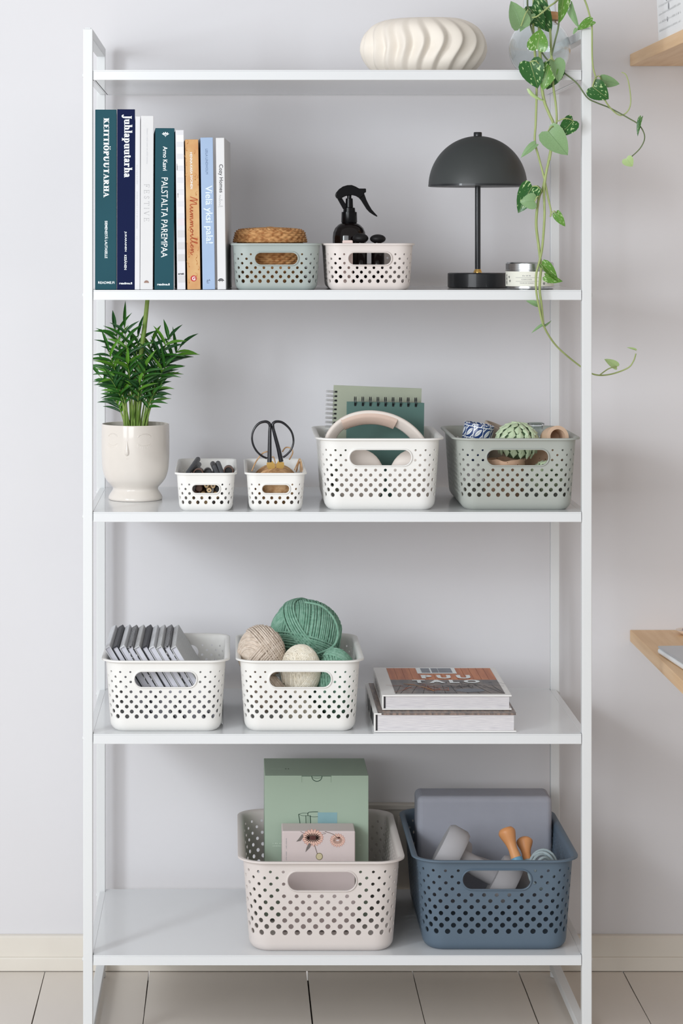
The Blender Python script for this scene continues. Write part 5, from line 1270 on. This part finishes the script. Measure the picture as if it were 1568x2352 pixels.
add_leaf((1416, 842), (1388, 824), 19, m_lfy, .048, .3, stem=(1376, 862))
add_leaf((1460, 804), (1439, 797), 5, m_lfy, .05, .8)
add_leaf((1438, 364), (1452, 383), 26, m_lfy, -.014, .3)
add_leaf((1472, 270), (1462, 313), 9, m_lfd, -.016, .8)
add_leaf((1214, 207), (1250, 240), 7, m_lfy, -.018, .9, bend=.9)

# ------------------------------------------------------------------ parlour palm in the face planter
pm = thing('parlour_palm', 'bushy green parlour palm growing in the face planter', 'plant', (px0, YP, z3+0.112))
Q0 = Vector((px0, YP, z3+0.112))
m_pst = M('palm_stem', (110, 142, 62), 0.5, c2=(140, 164, 86), scale=40)
m_pls = [M('palm_leaf_a', (38, 92, 26), 0.4, c2=(54, 112, 34), scale=50), M('palm_leaf_b', (26, 70, 30), 0.4, c2=(38, 86, 38), scale=50), M('palm_leaf_c', (78, 132, 34), 0.4, c2=(98, 150, 46), scale=50)]
def lance():
    vs = []; fs = []; ws = [.25, .8, 1.0, .9, .55, .05]
    for i, w in enumerate(ws):
        y = i/5
        for k in range(3): u = k-1; vs.append((u*w*.5, y, .16*abs(u)*w-.28*y*y))
    for i in range(5):
        for k in range(2): fs.append((i*3+k, i*3+k+1, (i+1)*3+k+1, (i+1)*3+k))
    return MB().add(vs, fs).mesh('leaflet', 80)
lances = []
for m_ in m_pls: me = lance(); me.materials.append(m_); lances.append(me)
rp_ = random.Random(11)
def frond(bx, tip, dy, n, ln, start=.45, bow=0.0, r=.0016):
    b = P(bx, 985, YP+rp_.uniform(-.012, .012)); t = P(tip[0], tip[1], YP+dy); mid = (b+t)/2+Vector((bow, dy*.1, .01))
    mid.x = b.x+(t.x-b.x)*.30; mid.z = b.z+(t.z-b.z)*.62
    pts = [((1-u)**2*b+2*u*(1-u)*mid+u*u*t)-Q0 for u in [k/18 for k in range(19)]]
    pts[0].z = -0.008
    f = MB().tube(pts, [r*(1-.7*i/18) for i in range(19)], 7).build('frond', m_pst, pm, smooth=70)
    for k in range(n):
        u = start+(1-start)*(k//2+.3)/((n+1)//2); u = min(1, u); i = min(17, int(u*18)); p = pts[i].lerp(pts[i+1], u*18-i)
        tg_ = (pts[i+1]-pts[i]).normalized(); sd = tg_.cross(Vector((0, -1, 0))); sd = sd.normalized() if sd.length > .05 else Vector((1, 0, 0))
        sg = 1 if k % 2 else -1
        d = (tg_*rp_.uniform(.55, .95)+sd*sg*rp_.uniform(.55, .9)+Vector((0, rp_.uniform(-.55, .35), rp_.uniform(-.1, .12)))).normalized()
        if k >= n-1: d = (tg_+sd*.12).normalized()
        L = ln*S(YP)*rp_.uniform(.8, 1.15)*(1-.25*abs(u-.7)); nrm = Vector((0, -.75, .65)); nrm = (nrm-d*nrm.dot(d)).normalized(); X_ = d.cross(nrm)
        me = lances[rp_.choice((0, 0, 0, 1, 1, 2))]
        o = bpy.data.objects.new('leaflet', me); col.objects.link(o); o.parent = f
        w = rp_.uniform(6.4, 9.6)*S(YP); m4 = Matrix.Identity(4)
        for c, v, sc_ in ((0, X_, w), (1, d, L), (2, nrm, L*.9)):
            m4[0][c], m4[1][c], m4[2][c] = v.x*sc_, v.y*sc_, v.z*sc_
        m4[0][3], m4[1][3], m4[2][3] = p.x, p.y, p.z
        o.matrix_local = m4
for a in ((294, (262, 748), .02, 13, 58), (300, (285, 742), -.02, 13, 56), (306, (318, 762), .0, 11, 52), (318, (352, 778), .03, 11, 52), (326, (392, 772), -.01, 14, 60), (332, (420, 790), .02, 13, 58),
          (290, (246, 800), -.03, 13, 54), (296, (240, 838), .0, 13, 50), (300, (252, 868), -.05, 12, 46), (328, (382, 838), -.03, 12, 50), (334, (372, 880), -.02, 9, 46), (308, (292, 828), -.06, 12, 52),
          (316, (335, 842), -.06, 12, 52), (288, (262, 918), .01, 8, 44), (322, (366, 812), .05, 12, 52), (310, (300, 790), .05, 11, 52), (298, (272, 880), -.04, 9, 46), (330, (356, 900), -.04, 7, 42), (314, (322, 872), -.05, 9, 46), (304, (284, 856), .04, 9, 46), (290, (218, 852), .03, 7, 36)):
    frond(*a)
# tall bare spear that reaches the board above
sp_ = [P(a, b, .2)-Q0 for a, b in ((312, 985), (316, 900), (324, 810), (332, 750), (338.5, 687.2))]
MB().tube(smooth_pts(sp_, 5), [.0026]*4+[.0042-.0006*abs(k-8)/8 for k in range(17)], 8).build('spear', m_pst, pm, smooth=70)
for a, b, w_ in ((287, 930, .0), (292, 940, .0), (303, 930, 0), (309, 925, 0), (320, 930, 0), (337, 930, 0)):
    MB().tube(smooth_pts([P(a, 988, .195)-Q0, P(a+(a-312)*.08, 950, .195)-Q0, P(a+(a-312)*.2, b-40, .195)-Q0], 5), [.0026-.0012*k/10 for k in range(11)], 7).build('stem', m_pst, pm, smooth=70)

# ------------------------------------------------------------------ wooden wall shelf and desk at the right
m_oak = M('beech_board', (232, 198, 158), 0.45, c2=(220, 182, 138), scale=9, stretch=(8, 0.5, 8), bump=0.05, bscale=60)
xe = P(1446, 0, YW).x; zb = ZC+(CY-152)*S(YW); zt2 = ZC+(CY-124.5)*S(YW)
ws = MB().box(xe, xe+0.75, -0.16, YW-0.0008, zb, zt2).build('wall_shelf', m_oak, bevel=0.0012); tag(ws, 'light wood wall shelf at the top right corner', 'shelf')
zd1 = ZC+(CY-1446.5)*S(YW); zd0 = ZC+(CY-1473)*S(YW)
dk = thing('desk', 'light wood desk top jutting in from the right edge', 'desk', (xe, 0, 0))
MB().box(0, 1.0, -0.25, YW-0.0008, zd0, zd1).build('desktop', m_oak, dk, bevel=0.0012)
for x in (0.42, 0.95):
    for y in (-0.2, 0.40): MB().box(x-0.02, x+0.02, y-0.02, y+0.02, 0.0003, zd0-0.0002).build('leg', m_frame, dk, bevel=0.002)
# laptop
m_alu = M('silver_aluminium', (196, 200, 204), 0.3, metal=0.7, var=0.01); m_alul = M('laptop_edge', (228, 231, 233), 0.35)
lp_ = thing('laptop', 'closed pale silver laptop on the desk', 'laptop', (P(1509, 0, .195).x, .195, zd1+0.0006), (0, 0, math.radians(4.5)))
MB().box(0, 0.3, -0.21, 0, 0, 0.0095).build('laptop_base', m_alul, lp_, bevel=0.004, seg=4); MB().box(0.0006, 0.2994, -0.2094, -0.0006, 0.0098, 0.0132).build('laptop_lid', m_alu, lp_, bevel=0.0016, seg=3)
tr = thing('small_dish', 'small cream dish at the back of the desk', 'dish', (P(1587, 0, .40).x, .40, zd1+0.0004))
MB().lathe([(0, 0), (.018, 0), (.026, .006), (.028, .0085), (.026, .0085), (.017, .003), (0, .003)], 36).build('dish_body', M('cream_glaze', (240, 226, 212), 0.3), tr, smooth=50)
MB().lathe([(0, .0032), (.013, .0032), (.017, .009), (.012, .0125), (0, .0132)], 24).build('dish_filling', M('mauve_wax', (176, 156, 156), 0.6), tr, smooth=50)
# printed white box on the wall shelf
m_paper = M('printed_white_box', (238, 239, 240), 0.6, var=0.01)
bx_ = thing('storage_box', 'white box with faint printed rows on the high wooden shelf', 'box', (xe+0.006, 0.19, zt2+0.0004))
vs = [(0, 0, 0), (.16, 0, 0), (.16, -.25, 0), (0, -.25, 0), (-.004, .018, .16), (.164, .018, .16), (.164, -.268, .16), (-.004, -.268, .16)]
MB().add(vs, [(0, 1, 2, 3), (4, 7, 6, 5), (0, 4, 5, 1), (1, 5, 6, 2), (2, 6, 7, 3), (3, 7, 4, 0)]).build('box_body', m_paper, bx_, bevel=0.0015)
def side(y, z): return -0.0006-0.004*z/.16
for i, z in enumerate((.016, .030, .044, .058, .072, .086, .100, .114)):
    VF = dashes(0, 70, 40+i); V, F = VF; x1 = max(v[0] for v in V)
    me = bpy.data.meshes.new('printed_row'); me.from_pydata([(side(0, z), -.012-(v[0]/x1)*.2, z+v[1]*.0042) for v in V], [], F); me.update(); obj('printed_row', me, M('faint_grey_print', (232, 233, 234), .6, var=.005), bx_)
for (y, z, r) in ((-.093, .031, .0034), (-.106, .052, .0046), (-.088, .066, .0034), (-.112, .075, .0044), (-.099, .092, .004)):
    me = bpy.data.meshes.new('printed_dot'); VF = disc2d(0, 0, r, r, ([], []), 14); me.from_pydata([(side(0, z)-.0002, y-v[0], z+v[1]*1.3) for v in VF[0]], [], VF[1]); me.update(); obj('printed_dot', me, M('grey_dot_print', (168, 170, 174), .6), bx_)
